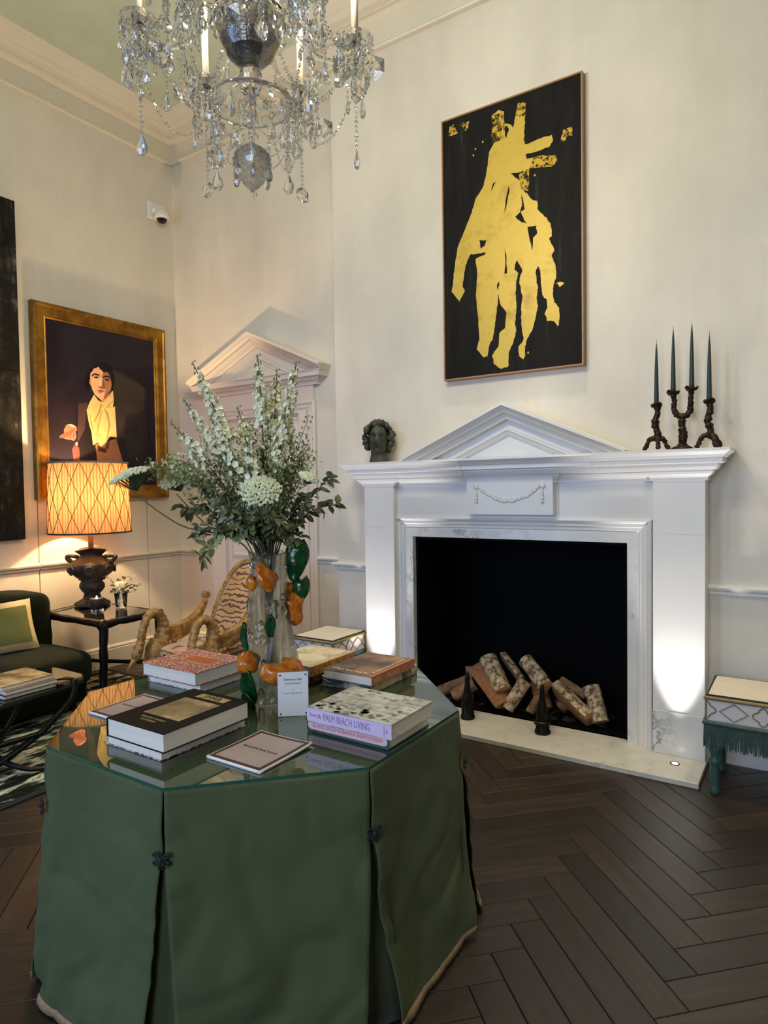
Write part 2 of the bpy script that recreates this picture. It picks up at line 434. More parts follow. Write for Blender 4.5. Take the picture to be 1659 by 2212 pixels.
pth = [(cas1, YD, 0), (cas1, YD, 2.245), (cas0, YD, 2.245), (cas0, YD, 0)]
part('casing', MB().mould(pth, (0, -1, 0), arch), M['doorw'], door)
part('jamb', MB().box(dx0 - .085, dx0 + .012, YD - .012, YD + .16, 0, dzt + .085).box(dx1 - .012, dx1 + .075, YD - .012, YD + .16, 0, dzt + .085).box(dx0 + .012, dx1 - .012, YD - .012, YD + .16, dzt - .012, dzt + .085), M['doorw'], door)
part('frieze', MB().box(cas0 + .01, cas1 - .01, YD - .03, YD, 2.245, 2.37), M['doorw'], door)
corn = [(-.0, 2.36), (-.015, 2.36), (-.018, 2.372), (-.03, 2.385), (-.045, 2.392), (-.055, 2.40), (-.055, 2.412), (-.09, 2.418), (-.095, 2.45), (-.10, 2.452), (-.108, 2.462), (0, 2.464)]
part('cornice', MB().mould([(xm - .65, YD, 0), (xm - .65, YD - .03, 0), (xm + .65, YD - .03, 0), (xm + .65, YD, 0)], (0, 0, 1), corn), M['doorw'], door)
xe0, xe1, zt = xm - .775, xm + .775, 2.505
rak = [(0, 0), (0, .165), (-.018, .165), (-.024, .158), (-.034, .140), (-.046, .128), (-.05, .12), (-.05, .095), (-.062, .092), (-.075, .075), (-.085, .060), (-.10, .050), (-.10, 0)]
part('raking_cornice', MB().mould([(xe1, YD, zt), (xm, YD, za), (xe0, YD, zt)], (0, -1, 0), [(-a, b) for a, b in rak]), M['doorw'], door)
part('tympanum', MB().prism([(xe0 + .12, YD - .035, zt - .04), (xe1 - .12, YD - .035, zt - .04), (xm, YD - .035, za - .10)], (0, .03, 0)), M['doorw'], door)
part('raking_fillet', MB().mould([(xm + .40, YD - .035, zt - .02), (xm, YD - .035, zt + .17), (xm - .40, YD - .035, zt - .02)], (0, -1, 0), [(0, 0), (0, .02), (.02, .02), (.03, .008), (.05, .006), (.05, 0)]), M['doorw'], door)

# ================================================================== FIREPLACE
FC = -1.555                                     # its centre line
fp = thing('fireplace', 'white classical fireplace with broken pediment, pilasters and black firebox', 'fireplace', (FC, YW, 0))
def fpart(name, mb, m, parent=None, **kw): return part(name, mb, m, parent or fp, world=True, **kw)
hz = .03
fpart('hearth_slab', MB().box(-2.655, -.455, 3.48, YW - .002, 0, hz), M['hearth'], bev=.004)
fpart('inner_hearth', MB().box(fx0, fx1, YW - .03, YW + .55, hz - .012, hz), M['soot'])
fb = MB()
fb.quad((fx0, YW - .08, hz), (fx0, YW + .55, hz), (fx0, YW + .55, fzt), (fx0, YW - .08, fzt))
fb = MB().box(fx0, fx0 + .02, YW - .04, YW + .55, hz, fzt).box(fx1 - .02, fx1, YW - .04, YW + .55, hz, fzt)
fb.box(fx0 + .02, fx1 - .02, YW + .52, YW + .55, hz, fzt).box(fx0 + .02, fx1 - .02, YW - .04, YW + .52, fzt - .02, fzt)
fpart('firebox', fb, M['soot'])
YP = 3.78
# pilasters, each a plain shaft on a veined marble block
for x0, x1 in ((-2.645, -2.400), (-.725, -.464)):
    p = fpart('pilaster', MB().box(x0, x1, YP, YW - .001, .27, 1.53), M['white'], bev=.003)
    fpart('plinth_block', MB().box(x0 - .002, x1 + .002, YP - .004, YW - .001, hz, .27), M['marble2'], p, bev=.003)
    fpart('joint_band', MB().box(x0 - .0003, x1 + .0003, YP - .0003, YW - .001, 1.228, 1.236), M['white'], p)
# marble slip round the opening and the moulded architrave outside it
slip = MB().box(fx0 - .055, fx0, 3.838, YW - .001, hz, fzt + .055).box(fx1, fx1 + .055, 3.838, YW - .001, hz, fzt + .055).box(fx0, fx1, 3.838, YW - .001, fzt, fzt + .055)
fpart('marble_slip', slip, M['marble'])
ax0, ax1, azt = fx0 - .055 - .08, fx1 + .055 + .08, fzt + .055 + .08
ap = [(0, .0), (0, .062), (.010, .066), (.020, .060), (.026, .050), (.044, .048), (.050, .040), (.066, .038), (.071, .032), (.080, .030), (.080, 0)]
fpart('architrave', MB().mould([(ax1, YW - .045, hz), (ax1, YW - .045, azt), (ax0, YW - .045, azt), (ax0, YW - .045, hz)], (0, -1, 0), ap), M['white'])
fpart('frieze_board', MB().box(-2.40, -.725, 3.825, YW - .001, azt, 1.56), M['white'])
tb = fpart('tablet', MB().box(-1.838, -1.276, 3.765, 3.826, 1.335, 1.595), M['white'], bev=.002)
# swag in relief
sw = MB(); n = 30
for i in range(n + 1):
    t = i / n; x = lerp(-.195, .195, t); z = -.085 * (1 - (2 * t - 1) ** 2) + .045
    a = 1 - abs(2 * t - 1) * .55
    for k in range(3):
        sw.sphere((FC + x + rnd.uniform(-.008, .008), 3.763, 1.465 + z + rnd.uniform(-.010, .010) * a), .0085 + .004 * a * rnd.random(), 7, 5, (1.2, .6, 1))
fpart('swag', sw, M['white'], tb, smooth=True)
for s_ in (-1, 1):
    x = FC + s_ * .215
    mb_ = MB().lathe([(0, 0), (.018, 0), (.020, .006), (.012, .010), (0, .012)], 10, (x, 3.766, 1.512), ax=Matrix.Rotation(pi / 2, 3, 'X'))
    mb_.lathe([(0, -.098), (.010, -.09), (.011, -.08), (.007, -.073), (.013, -.068), (.013, -.060), (.008, -.055), (.011, -.05), (.006, -.012), (.003, 0)], 10, (x, 3.762, 1.50))
    fpart('tassel', mb_, M['white'], tb, smooth=True)
# cornice shelf: bed mould breaks forward over the pilasters and over the tablet
bed = [(0, 1.525), (-.012, 1.525), (-.012, 1.54), (-.018, 1.548), (-.032, 1.56), (-.040, 1.572), (-.040, 1.58), (0, 1.58)]
up = [(0, 1.578), (-.05, 1.58), (-.062, 1.596), (-.066, 1.606), (-.066, 1.612), (-.088, 1.618), (-.088, 1.642), (-.096, 1.645), (-.104, 1.656), (-.118, 1.668), (-.126, 1.674), (-.126, 1.688), (0, 1.688)]
px0, px1, pf, pr = -2.645, -.464, 3.78, 3.825
plan = [(px0, YW - .001), (px0, pf), (-2.400, pf), (-2.400, pr), (-1.838, pr), (-1.838, pr - .025), (-1.276, pr - .025), (-1.276, pr), (-.725, pr), (-.725, pf), (px1, pf), (px1, YW - .001)]
fpart('bed_mould', MB().mould([(x, y, 0) for x, y in plan], (0, 0, 1), bed), M['white'])
plan2 = [(px0, YW - .001), (px0, pf), (px1, pf), (px1, YW - .001)]
sh = MB().mould([(x, y, 0) for x, y in plan2], (0, 0, 1), up)
sh.box(px0 + .002, px1 - .002, pf + .002, YW - .001, 1.578, 1.688)
shelf = fpart('mantel_shelf', sh, M['white'])
# pieces of the broken cornice under the pediment
for x0, x1 in ((-2.085, -1.838), (-1.276, -1.03)):
    fpart('cornice_break', MB().mould([(x0, pf - .001, 0), (x1, pf - .001, 0)], (0, 0, 1), [(a * 1.0 - (.006 if a else 0), b + .0004) for a, b in up[1:-2]] + [(0, 1.674), (0, 1.58)]), M['white'])
# pediment on the shelf
pz0, pza, ph = 1.70, 2.012, .715
yb = YW - .001
rk = [(0, 0), (0, .262), (.014, .262), (.020, .250), (.036, .228), (.048, .220), (.052, .212), (.052, .196), (.060, .194), (.070, .186), (.084, .180), (.084, 0)]
fpart('raking_cornice', MB().mould([(FC + ph, yb, pz0), (FC, yb, pza), (FC - ph, yb, pz0)], (0, -1, 0), rk), M['white'])
fpart('tympanum', MB().prism([(FC - ph + .14, yb, 1.6885), (FC + ph - .14, yb, 1.6885), (FC, yb, pza - .08)], (0, -.135, 0)), M['white'])
ik = [(0, 0), (0, .035), (.012, .035), (.02, .026), (.034, .016), (.040, .012), (.040, 0)]
fpart('inner_moulding', MB().mould([(FC + .40, yb - .135, 1.690), (FC, yb - .135, 1.868), (FC - .40, yb - .135, 1.690)], (0, -1, 0), ik), M['white'])
fpart('pediment_panel', MB().prism([(FC - .20, yb - .135, 1.6885), (FC + .20, yb - .135, 1.6885), (FC, yb - .135, 1.775)], (0, -.012, 0)), M['white'])
# uplighters let into the hearth
for i, x in enumerate((FC - .961, FC + .961)):
    t = thing('uplight', 'small round uplight set in the hearth, ' + ('left of' if i == 0 else 'right of') + ' the fire opening', 'light', (x, 3.673, hz), group='hearth uplights')
    part('ring', MB().lathe([(.017, 0), (.024, 0), (.024, .003), (.017, .003)], 20, cap=False), M['iron'], t)
    part('lens', MB().lathe([(0, .0025), (.0165, .002)], 16, cap=False), mat('uplight_lens', (255, 244, 226), .3, emit=14.), t)
    light('uplight_beam', 'SPOT', (x, 3.673, hz + .02), 72, (1.0, .95, .91), aim=(x, 3.695, 1.2), spot_size=radians(49), spot_blend=.8, shadow_soft_size=.02)

# fire dogs
for i, (x, y) in enumerate(((-1.832, 3.735), (-1.338, 3.733))):
    t = thing('fire_dog', 'black iron fire dog with tapering neck, ' + ('left one behind the green table' if i == 0 else 'right one before the logs'), 'andiron', (x, y, hz), group='fire dogs on the hearth')
    prof = [(.040, 0), (.046, .004), (.046, .018), (.040, .022), (.038, .10), (.037, .125), (.030, .15), (.022, .185), (.017, .22), (.014, .265), (.010, .29), (0, .298)]
    part('body', MB().lathe(prof, 20, jit=.05), M['iron'], t, smooth=True)
    if i == 1: part('notch_collar', MB().lathe([(.046, .055), (.050, .058), (.050, .075), (.044, .08)], 20, cap=False), M['iron'], t)
    part('log_bar', MB().tube([(0, .03, .06), (0, .16, .06), (0, .30, .055)], .011, 8).tube([(0, .29, .06), (0, .29, .0)], .012, 8), M['iron'], t)

# logs
def bark_mat():
    t = NT('birch_bark'); mp = t.obj((1, 1, 1))
    n1 = t.n('TexNoise', {'Vector': mp, 'Scale': 26., 'Detail': 7., 'Roughness': .7})
    c = t.ramp(n1, [(.32, S(58, 42, 30)), (.43, S(116, 92, 66)), (.50, S(178, 156, 124)), (.68, S(226, 212, 184))])
    n2 = t.n('TexNoise', {'Vector': mp, 'Scale': 40., 'Detail': 6.})
    b = t.n('Bump', {'Strength': .9, 'Distance': .01, 'Height': n2})
    return t.done(t.n('BsdfPrincipled', {'Base Color': c, 'Roughness': .85, 'Normal': b}))
M['bark'] = bark_mat()
M['bark2'] = mat('brown_bark', (104, 74, 50), .85, rgb2=(152, 116, 82), vs=28, bump=.8, bs=45)
M['heart'] = mat('split_wood', (170, 126, 80), .8, rgb2=(204, 162, 112), vs=14, stretch=(6, 6, 1), bump=.3)
M['heart2'] = mat('red_split_wood', (124, 80, 52), .8, rgb2=(156, 108, 72), vs=14, stretch=(6, 6, 1), bump=.3)
def log(label, a, b, r, kind, ang=0., m='bark', h='heart', seed=1.):
    a, b = V(a), V(b); t = thing('log', label, 'log', a, group='birch logs in the fireplace')
    d = b - a; L = d.length; rot = d.to_track_quat('Z', 'Y').to_matrix() @ Matrix.Rotation(ang, 3, 'Z')
    n = 14
    if kind == 'round': sec = [(cos(2 * pi * k / n), sin(2 * pi * k / n)) for k in range(n)]
    elif kind == 'half': sec = [(cos(pi * k / 8), sin(pi * k / 8)) for k in range(9)]
    else: sec = [(0, 0)] + [(1.35 * cos(1.5 * k / 6 - .75), 1.35 * sin(1.5 * k / 6 - .75)) for k in range(7)]
    m_ = len(sec); vs = []; ns = 6
    for i in range(ns + 1):
        for x, y in sec:
            q = V((x * 3, y * 3, i * .6 + seed)); s = 1 + .10 * noise.noise(q)
            vs.append(rot @ V((x * r * s, y * r * s, L * i / ns)))
    fs = [(i * m_ + k, i * m_ + (k + 1) % m_, (i + 1) * m_ + (k + 1) % m_, (i + 1) * m_ + k) for i in range(ns) for k in range(m_)]
    flat = {'round': [], 'half': [m_ - 1], 'wedge': [0, m_ - 1]}[kind]
    bark = MB().add(vs, [f for j, f in enumerate(fs) if (j % m_) not in flat])
    part('bark', bark, M[m], t, smooth=True)
    for e in (0, ns): part('cut_end', MB().add([vs[e * m_ + k] for k in range(m_)], [tuple(range(m_))]), M[h], t)
    for q in flat: part('split_face', MB().add([vs[i * m_ + k] for i in range(ns + 1) for k in (q, (q + 1) % m_)], [(2 * i, 2 * i + 1, 2 * i + 3, 2 * i + 2) for i in range(ns)]), M[h], t)
    return t
log('long split log at the far left of the fire behind the fire dog', (-2.19, 4.02, .075), (-1.98, 4.09, .175), .05, 'half', 2.2, 'bark2', 'heart2', 1)
log('split log lying just left of the left fire dog', (-2.05, 3.97, .075), (-1.91, 4.02, .17), .045, 'half', 1.0, 'bark2', 'heart2', 12)
log('upright narrow split log behind the left fire dog', (-1.95, 4.08, .035), (-1.985, 4.12, .255), .035, 'wedge', .5, 'bark2', 'heart2', 2)
log('wide red-brown split log leaning between the left fire dog and pale log', (-1.685, 3.96, .045), (-1.93, 4.06, .235), .075, 'wedge', 1.2, 'heart2', 'heart2', 3)
log('thick pale birch log topmost in the middle of the pile', (-1.682, 3.96, .165), (-1.845, 4.08, .335), .062, 'round', 0, 'bark', 'heart', 4)
log('short bark log behind the thick pale birch log', (-1.61, 4.06, .215), (-1.775, 4.14, .345), .048, 'half', 1., 'bark', 'heart', 5)
log('slender white-flecked log standing low in the middle', (-1.645, 3.935, .068), (-1.545, 4.0, .245), .043, 'round', 0, 'bark', 'heart', 6)
log('dark log low in the pile behind the right fire dog', (-1.52, 3.95, .075), (-1.44, 4.02, .235), .053, 'half', 2.6, 'bark2', 'heart', 7)
log('small dark log filling the gap under the pale top log', (-1.42, 4.02, .075), (-1.50, 4.09, .225), .05, 'round', 0, 'bark2', 'heart', 13)
log('pale birch log pointing up over the right fire dog', (-1.405, 3.985, .235), (-1.58, 4.10, .355), .050, 'round', 0, 'bark', 'heart', 8)
log('wide split log slanting down right of the right fire dog', (-1.14, 3.955, .062), (-1.385, 4.06, .195), .080, 'half', .9, 'bark', 'heart', 9)
log('short log propping the wide slanting log from behind', (-1.36, 4.12, .075), (-1.24, 4.16, .17), .05, 'round', 0., 'bark2', 'heart', 14)
log('thin split stick behind the wide slanting log', (-1.175, 4.09, .178), (-1.35, 4.13, .245), .026, 'wedge', .6, 'bark2', 'heart', 10)
log('rightmost round log leaning upright against the pile', (-1.06, 3.985, .070), (-1.143, 4.07, .255), .051, 'round', 0, 'bark', 'heart', 11)
# an ash bed under them keeps the lowest logs carried
ash = MB(); 
for i in range(60):
    ash.sphere((rnd.uniform(-2.15, -1.05), rnd.uniform(3.98, 4.25), hz + .008), rnd.uniform(.015, .035), 6, 4, (1.3, 1, .45))
tag(part('charred_bark_bed', ash, mat('char', (30, 22, 17), .9), None, kind='stuff'), 'bed of dark charred bark under the logs', 'char')

# ------------------------------------------------------------------ on the mantel
zm = 1.688
def bust():
    t = thing('bust', 'dark patinated bronze head with curly hair on the left of the mantel', 'sculpture', (-2.53, 3.80, zm))
    nk = MB().lathe([(.064, 0), (.066, .01), (.060, .03), (.054, .06), (.056, .11)], 20)
    part('neck', nk, M['bustm'], t, smooth=True)
    hd = MB().sphere((0, 0, .155), .085, 32, 26, (.78, .92, 1.28))
    for p in hd.v:
        q = p - V((0, 0, .165))
        if q.y < 0:
            nx = math.exp(-(q.x / .014) ** 2)
            p.y -= .026 * nx * math.exp(-((q.z - -.012) / .028) ** 2)                       # nose
            for sx in (-1, 1): p.y += .028 * math.exp(-((q.x - sx * .03) / .015) ** 2 - ((q.z - .016) / .013) ** 2)   # sockets
            p.y -= .010 * math.exp(-(q.x / .028) ** 2 - ((q.z + .047) / .010) ** 2)         # lips
            p.y += .008 * math.exp(-(q.x / .03) ** 2 - ((q.z + .060) / .007) ** 2)
            p.y -= .012 * math.exp(-(q.x / .022) ** 2 - ((q.z + .078) / .014) ** 2)         # chin
            p.y -= .010 * math.exp(-(q.x / .05) ** 2 - ((q.z - .036) / .010) ** 2)          # brow
    for p in hd.v: p.y -= .022
    part('face', hd.jitter(.005, 40), M['bustm'], t, smooth=True)
    hr = MB(); r_ = random.Random(3)
    for i in range(210):
        a = r_.uniform(0, 2 * pi); e = r_.uniform(-.95, 1.5)
        d = V((cos(a) * cos(e), sin(a) * cos(e), sin(e)))
        if d.y < -.1 and d.z < .80 and abs(d.x) < .72: continue
        c = V((0, 0, .172)) + V((d.x * .100, d.y * .080, d.z * .108))
        hr.sphere(c, r_.uniform(.012, .024), 8, 6, (1, 1, r_.uniform(.8, 1.5)))
    part('curls', hr.jitter(.009, 45), M['bustm'], t, smooth=True)
    return t
bust().rotation_euler = (0, 0, .5)
M['twistb'] = M['bronze']
def gnarled(mb, pts, rs, seed, n=10, sub=7):
    P = smooth_path(pts, sub); R = radii(rs, sub); r_ = random.Random(seed)
    R = [r * (1 + .38 * noise.noise((i * .55 + seed * 9, 0, 0)) + .12 * r_.uniform(-1, 1)) for i, r in enumerate(R)]
    P = [p + V((noise.noise((i * .3, seed, 0)), noise.noise((i * .3, seed, 9)), 0)) * .005 for i, p in enumerate(P)]
    o = len(mb.v); mb.tube(P, R, n)
    for p in mb.v[o:]:
        q = p * 55 + V((seed, 0, 0)); p += V((noise.noise(q), noise.noise(q + V((9, 2, 4))), noise.noise(q + V((3, 8, 1))))) * .0045
    return mb
def drip_cup(mb, x, z, r=.036):
    prof = [(.010, z - .012), (r * .8, z - .006), (r, z + .004), (r * .96, z + .010), (.014, z + .006), (0, z + .004)]
    o = len(mb.v); mb.lathe(prof, 16, (x, 0, 0))
    for p in mb.v[o:]:
        a = math.atan2(p.y, p.x - x); p.z += .007 * sin(2 * a + z * 40) * ((p.x - x) ** 2 + p.y ** 2) ** .5 / r
def candle(label, x, y, z0, h):
    t = thing('taper_candle', label, 'candle', (x, y, z0), group='dark green tapers on the mantel')
    part('wax', MB().lathe([(.0125, 0), (.0128, .02), (.0095, h * .55), (.0055, h * .85), (.0018, h * .985), (0, h)], 14), M['candle'], t, smooth=True)
    part('wick', MB().tube([(0, 0, h - .002), (.001, 0, h + .012)], .0009, 5), M['black'], t)
def single(label, x, y, hgt, seed, clabel, ch):
    t = thing('candlestick', label, 'candlestick', (x, y, zm), group='gnarled bronze candlesticks')
    st = MB(); gnarled(st, [(0, 0, .055), (.006, 0, .10), (-.008, 0, .15), (.006, 0, .20), (0, 0, hgt)], [.021, .016, .019, .015, .017], seed)
    part('stem', st, M['bronze'], t, smooth=True)
    for k in range(3):
        a = [pi * .95, pi * 1.55, .05][k] + seed * .1
        lg = MB(); gnarled(lg, [(0, 0, .075), (.032 * cos(a), .032 * sin(a), .062), (.050 * cos(a), .050 * sin(a), .032), (.060 * cos(a), .060 * sin(a), .008)], [.013, .013, .011, .012], seed + k)
        part('foot', lg, M['bronze'], t, smooth=True)
    cp = MB(); drip_cup(cp, 0, hgt, .030); part('drip_cup', cp, M['bronze'], t, smooth=True)
    candle(clabel, x, y, zm + hgt + .004, ch)
single('left gnarled bronze candlestick on three splayed feet', -.703, 3.77, .245, 2, 'dark green taper in the left single candlestick, lowest of the four', .335)
single('right gnarled bronze candlestick on three splayed feet', -.446, 3.77, .245, 5, 'dark green taper in the right single candlestick', .345)
t = thing('candelabrum', 'two-armed gnarled bronze candelabrum between the single candlesticks', 'candlestick', (-.574, 3.77, zm), group='gnarled bronze candlesticks')
b_ = MB().lathe([(.058, 0), (.054, .010), (.032, .022), (.020, .038), (.016, .05)], 18).jitter(.006, 40, 3)
part('base', b_, M['bronze'], t, smooth=True)
st = MB(); gnarled(st, [(0, 0, .03), (.004, 0, .09), (-.003, 0, .14), (.004, 0, .185)], [.019, .022, .018, .015], 11); part('stem', st, M['bronze'], t, smooth=True)
for s_, h_ in ((-1, .305), (1, .318)):
    am = MB(); gnarled(am, [(.0, 0, .178), (s_ * .026, 0, .186), (s_ * .040, 0, .215), (s_ * .040, 0, .255), (s_ * .043, 0, h_ - .004)], [.014, .016, .015, .013, .015], 13 + s_)
    ar = part('arm', am, M['bronze'], t, smooth=True)
    cp = MB(); drip_cup(cp, s_ * .045, h_, .034); part('drip_cup', cp, M['bronze'], ar, smooth=True)
    candle('dark green taper on the ' + ('left' if s_ < 0 else 'right') + ' arm of the two-armed candelabrum', -.574 + s_ * .045, 3.77, zm + h_ + .004, .335)

# ------------------------------------------------------------------ pictures
PORT=[('coat', (29, 21, 26), [(-0.254, 0.014), (-0.162, 0.047), (-0.098, 0.095), (0.087, 0.157), (0.305, 0.27), (0.405, 0.23), (0.377, -0.001), (0.413, -0.501), (0.407, -0.705), (-0.273, -0.699), (-0.267, -0.123)]), ('coat_shoulder', (52, 43, 37), [(0.084, 0.341), (0.188, 0.314), (0.305, 0.27), (0.405, 0.221), (0.388, 0.018), (0.195, -0.052), (0.1, -0.026), (0.086, 0.124)]), ('coat_fold', (38, 30, 30), [(0.195, -0.052), (0.383, 0.017), (0.367, -0.335), (0.223, -0.427), (0.17, -0.241)]), ('lapel', (70, 48, 50), [(-0.245, 0.014), (-0.162, 0.031), (-0.196, -0.198), (-0.264, -0.315)]), ('lapel', (56, 44, 42), [(0.094, 0.024), (0.2, -0.06), (0.17, -0.241), (0.112, -0.253)]), ('sleeve', (112, 62, 60), [(-0.312, -0.365), (-0.273, -0.307), (-0.249, -0.362), (-0.248, -0.466), (-0.299, -0.468)]), ('waistcoat', (150, 106, 74), [(-0.103, -0.315), (-0.002, -0.293), (0.097, -0.254), (0.154, -0.447), (0.214, -0.686), (-0.097, -0.684), (-0.089, -0.454)]), ('waistcoat_fold', (70, 46, 38), [(-0.085, -0.322), (-0.004, -0.351), (0.004, -0.384), (-0.078, -0.371)]), ('waistcoat_fold', (88, 58, 46), [(-0.002, -0.297), (0.035, -0.283), (0.019, -0.35), (-0.013, -0.352)]), ('neck', (206, 150, 112), [(-0.063, 0.082), (-0.018, 0.066), (0.02, 0.1), (0.049, 0.128), (0.076, 0.156), (0.047, 0.069), (-0.019, 0.044)]), ('face', (240, 182, 138), [(-0.132, 0.285), (-0.091, 0.332), (-0.054, 0.346), (-0.01, 0.303), (0.036, 0.318), (0.065, 0.28), (0.07, 0.214), (0.049, 0.145), (0.02, 0.1), (-0.018, 0.066), (-0.054, 0.075), (-0.094, 0.103), (-0.115, 0.142), (-0.131, 0.188)]), ('ear', (214, 148, 110), [(-0.145, 0.219), (-0.128, 0.225), (-0.124, 0.181), (-0.14, 0.186)]), ('face_shadow', (172, 116, 84), [(-0.01, 0.303), (0.036, 0.318), (0.065, 0.28), (0.07, 0.214), (0.049, 0.145), (0.02, 0.1), (-0.018, 0.066), (-0.003, 0.114), (0.008, 0.16), (-0.014, 0.178), (-0.008, 0.229), (-0.021, 0.268)]), ('jaw_shadow', (140, 92, 68), [(0.035, 0.151), (0.051, 0.149), (0.02, 0.098), (-0.018, 0.065), (-0.003, 0.097)]), ('hair', (15, 10, 12), [(-0.184, 0.182), (-0.163, 0.273), (-0.117, 0.336), (-0.062, 0.381), (0.02, 0.386), (0.083, 0.333), (0.101, 0.243), (0.078, 0.156), (0.063, 0.238), (0.043, 0.3), (0.017, 0.311), (-0.001, 0.3), (-0.016, 0.339), (-0.035, 0.32), (-0.054, 0.344), (-0.077, 0.326), (-0.095, 0.325), (-0.114, 0.292), (-0.126, 0.285), (-0.139, 0.22), (-0.147, 0.114)]), ('cravat', (218, 192, 126), [(-0.173, -0.035), (-0.145, 0.033), (-0.103, 0.102), (-0.064, 0.058), (-0.019, 0.046), (0.048, 0.111), (0.078, 0.156), (0.084, 0.073), (0.073, 0.013), (0.092, 0.024), (0.103, -0.245), (0.037, -0.241), (-0.002, -0.293), (-0.049, -0.337), (-0.08, -0.297), (-0.125, -0.324), (-0.135, -0.218), (-0.155, -0.147)]), ('cravat_fold', (168, 138, 76), [(-0.037, 0.036), (-0.027, 0.028), (-0.051, -0.04), (-0.104, -0.13), (-0.116, -0.129), (-0.069, -0.041)]), ('cravat_fold', (164, 134, 74), [(-0.027, 0.028), (0.029, -0.049), (0.042, -0.148), (0.014, -0.267), (0.002, -0.268), (0.027, -0.149), (0.013, -0.059)]), ('cravat_fold', (176, 146, 84), [(-0.043, -0.031), (-0.028, -0.021), (-0.07, -0.189), (-0.082, -0.297), (-0.093, -0.289), (-0.084, -0.19)]), ('cravat_fold', (176, 146, 84), [(-0.152, -0.065), (-0.143, -0.058), (-0.128, -0.145), (-0.112, -0.192), (-0.121, -0.197), (-0.14, -0.15)]), ('collar_edge', (170, 140, 90), [(0.01, 0.014), (0.075, 0.072), (0.079, 0.068), (0.023, 0.01), (0.069, 0.011), (0.069, 0.005), (0.011, 0.006)]), ('cravat_fold', (186, 158, 96), [(-0.109, -0.217), (-0.073, -0.231), (-0.027, -0.224), (-0.074, -0.255), (-0.11, -0.274)]), ('hand', (186, 112, 88), [(-0.378, -0.211), (-0.356, -0.17), (-0.314, -0.159), (-0.268, -0.179), (-0.263, -0.207), (-0.278, -0.22), (-0.271, -0.267), (-0.293, -0.296), (-0.318, -0.29), (-0.368, -0.285), (-0.421, -0.268), (-0.4, -0.251), (-0.375, -0.25)]), ('knuckles', (226, 166, 136), [(-0.348, -0.168), (-0.314, -0.159), (-0.275, -0.176), (-0.29, -0.187), (-0.323, -0.179)]), ('sleeve_cuff', (150, 84, 66), [(-0.421, -0.268), (-0.4, -0.251), (-0.29, -0.197), (-0.277, -0.205), (-0.351, -0.272), (-0.409, -0.283)]), ('finger_gap', (110, 56, 48), [(-0.32, -0.24), (-0.313, -0.238), (-0.325, -0.28), (-0.331, -0.279)]), ('finger_gap', (110, 56, 48), [(-0.296, -0.233), (-0.29, -0.232), (-0.296, -0.279), (-0.302, -0.277)]), ('button', (230, 190, 150), [(-0.28, -0.311), (-0.271, -0.303), (-0.262, -0.313), (-0.264, -0.329), (-0.276, -0.333), (-0.282, -0.324)]), ('brow', (46, 28, 22), [(-0.12, 0.263), (-0.092, 0.283), (-0.048, 0.277), (-0.044, 0.265), (-0.093, 0.271), (-0.118, 0.249)]), ('brow', (40, 24, 20), [(-0.016, 0.265), (0.026, 0.28), (0.063, 0.269), (0.062, 0.257), (0.025, 0.268), (-0.015, 0.253)]), ('eye', (70, 46, 36), [(-0.107, 0.246), (-0.075, 0.261), (-0.052, 0.252), (-0.076, 0.241)]), ('eye', (54, 34, 28), [(-0.003, 0.241), (0.025, 0.255), (0.055, 0.245), (0.024, 0.233)]), ('nose_shadow', (142, 92, 66), [(-0.019, 0.259), (-0.009, 0.229), (0.009, 0.173), (-0.006, 0.158), (-0.033, 0.16), (-0.06, 0.168), (-0.054, 0.177), (-0.029, 0.175), (-0.022, 0.219)]), ('nose_light', (252, 206, 166), [(-0.042, 0.256), (-0.029, 0.257), (-0.029, 0.189), (-0.051, 0.182)]), ('mouth', (150, 80, 68), [(-0.079, 0.138), (-0.043, 0.149), (0.003, 0.144), (-0.034, 0.132)]), ('lower_lip', (206, 132, 106), [(-0.069, 0.126), (-0.016, 0.134), (-0.035, 0.117), (-0.057, 0.117)])]
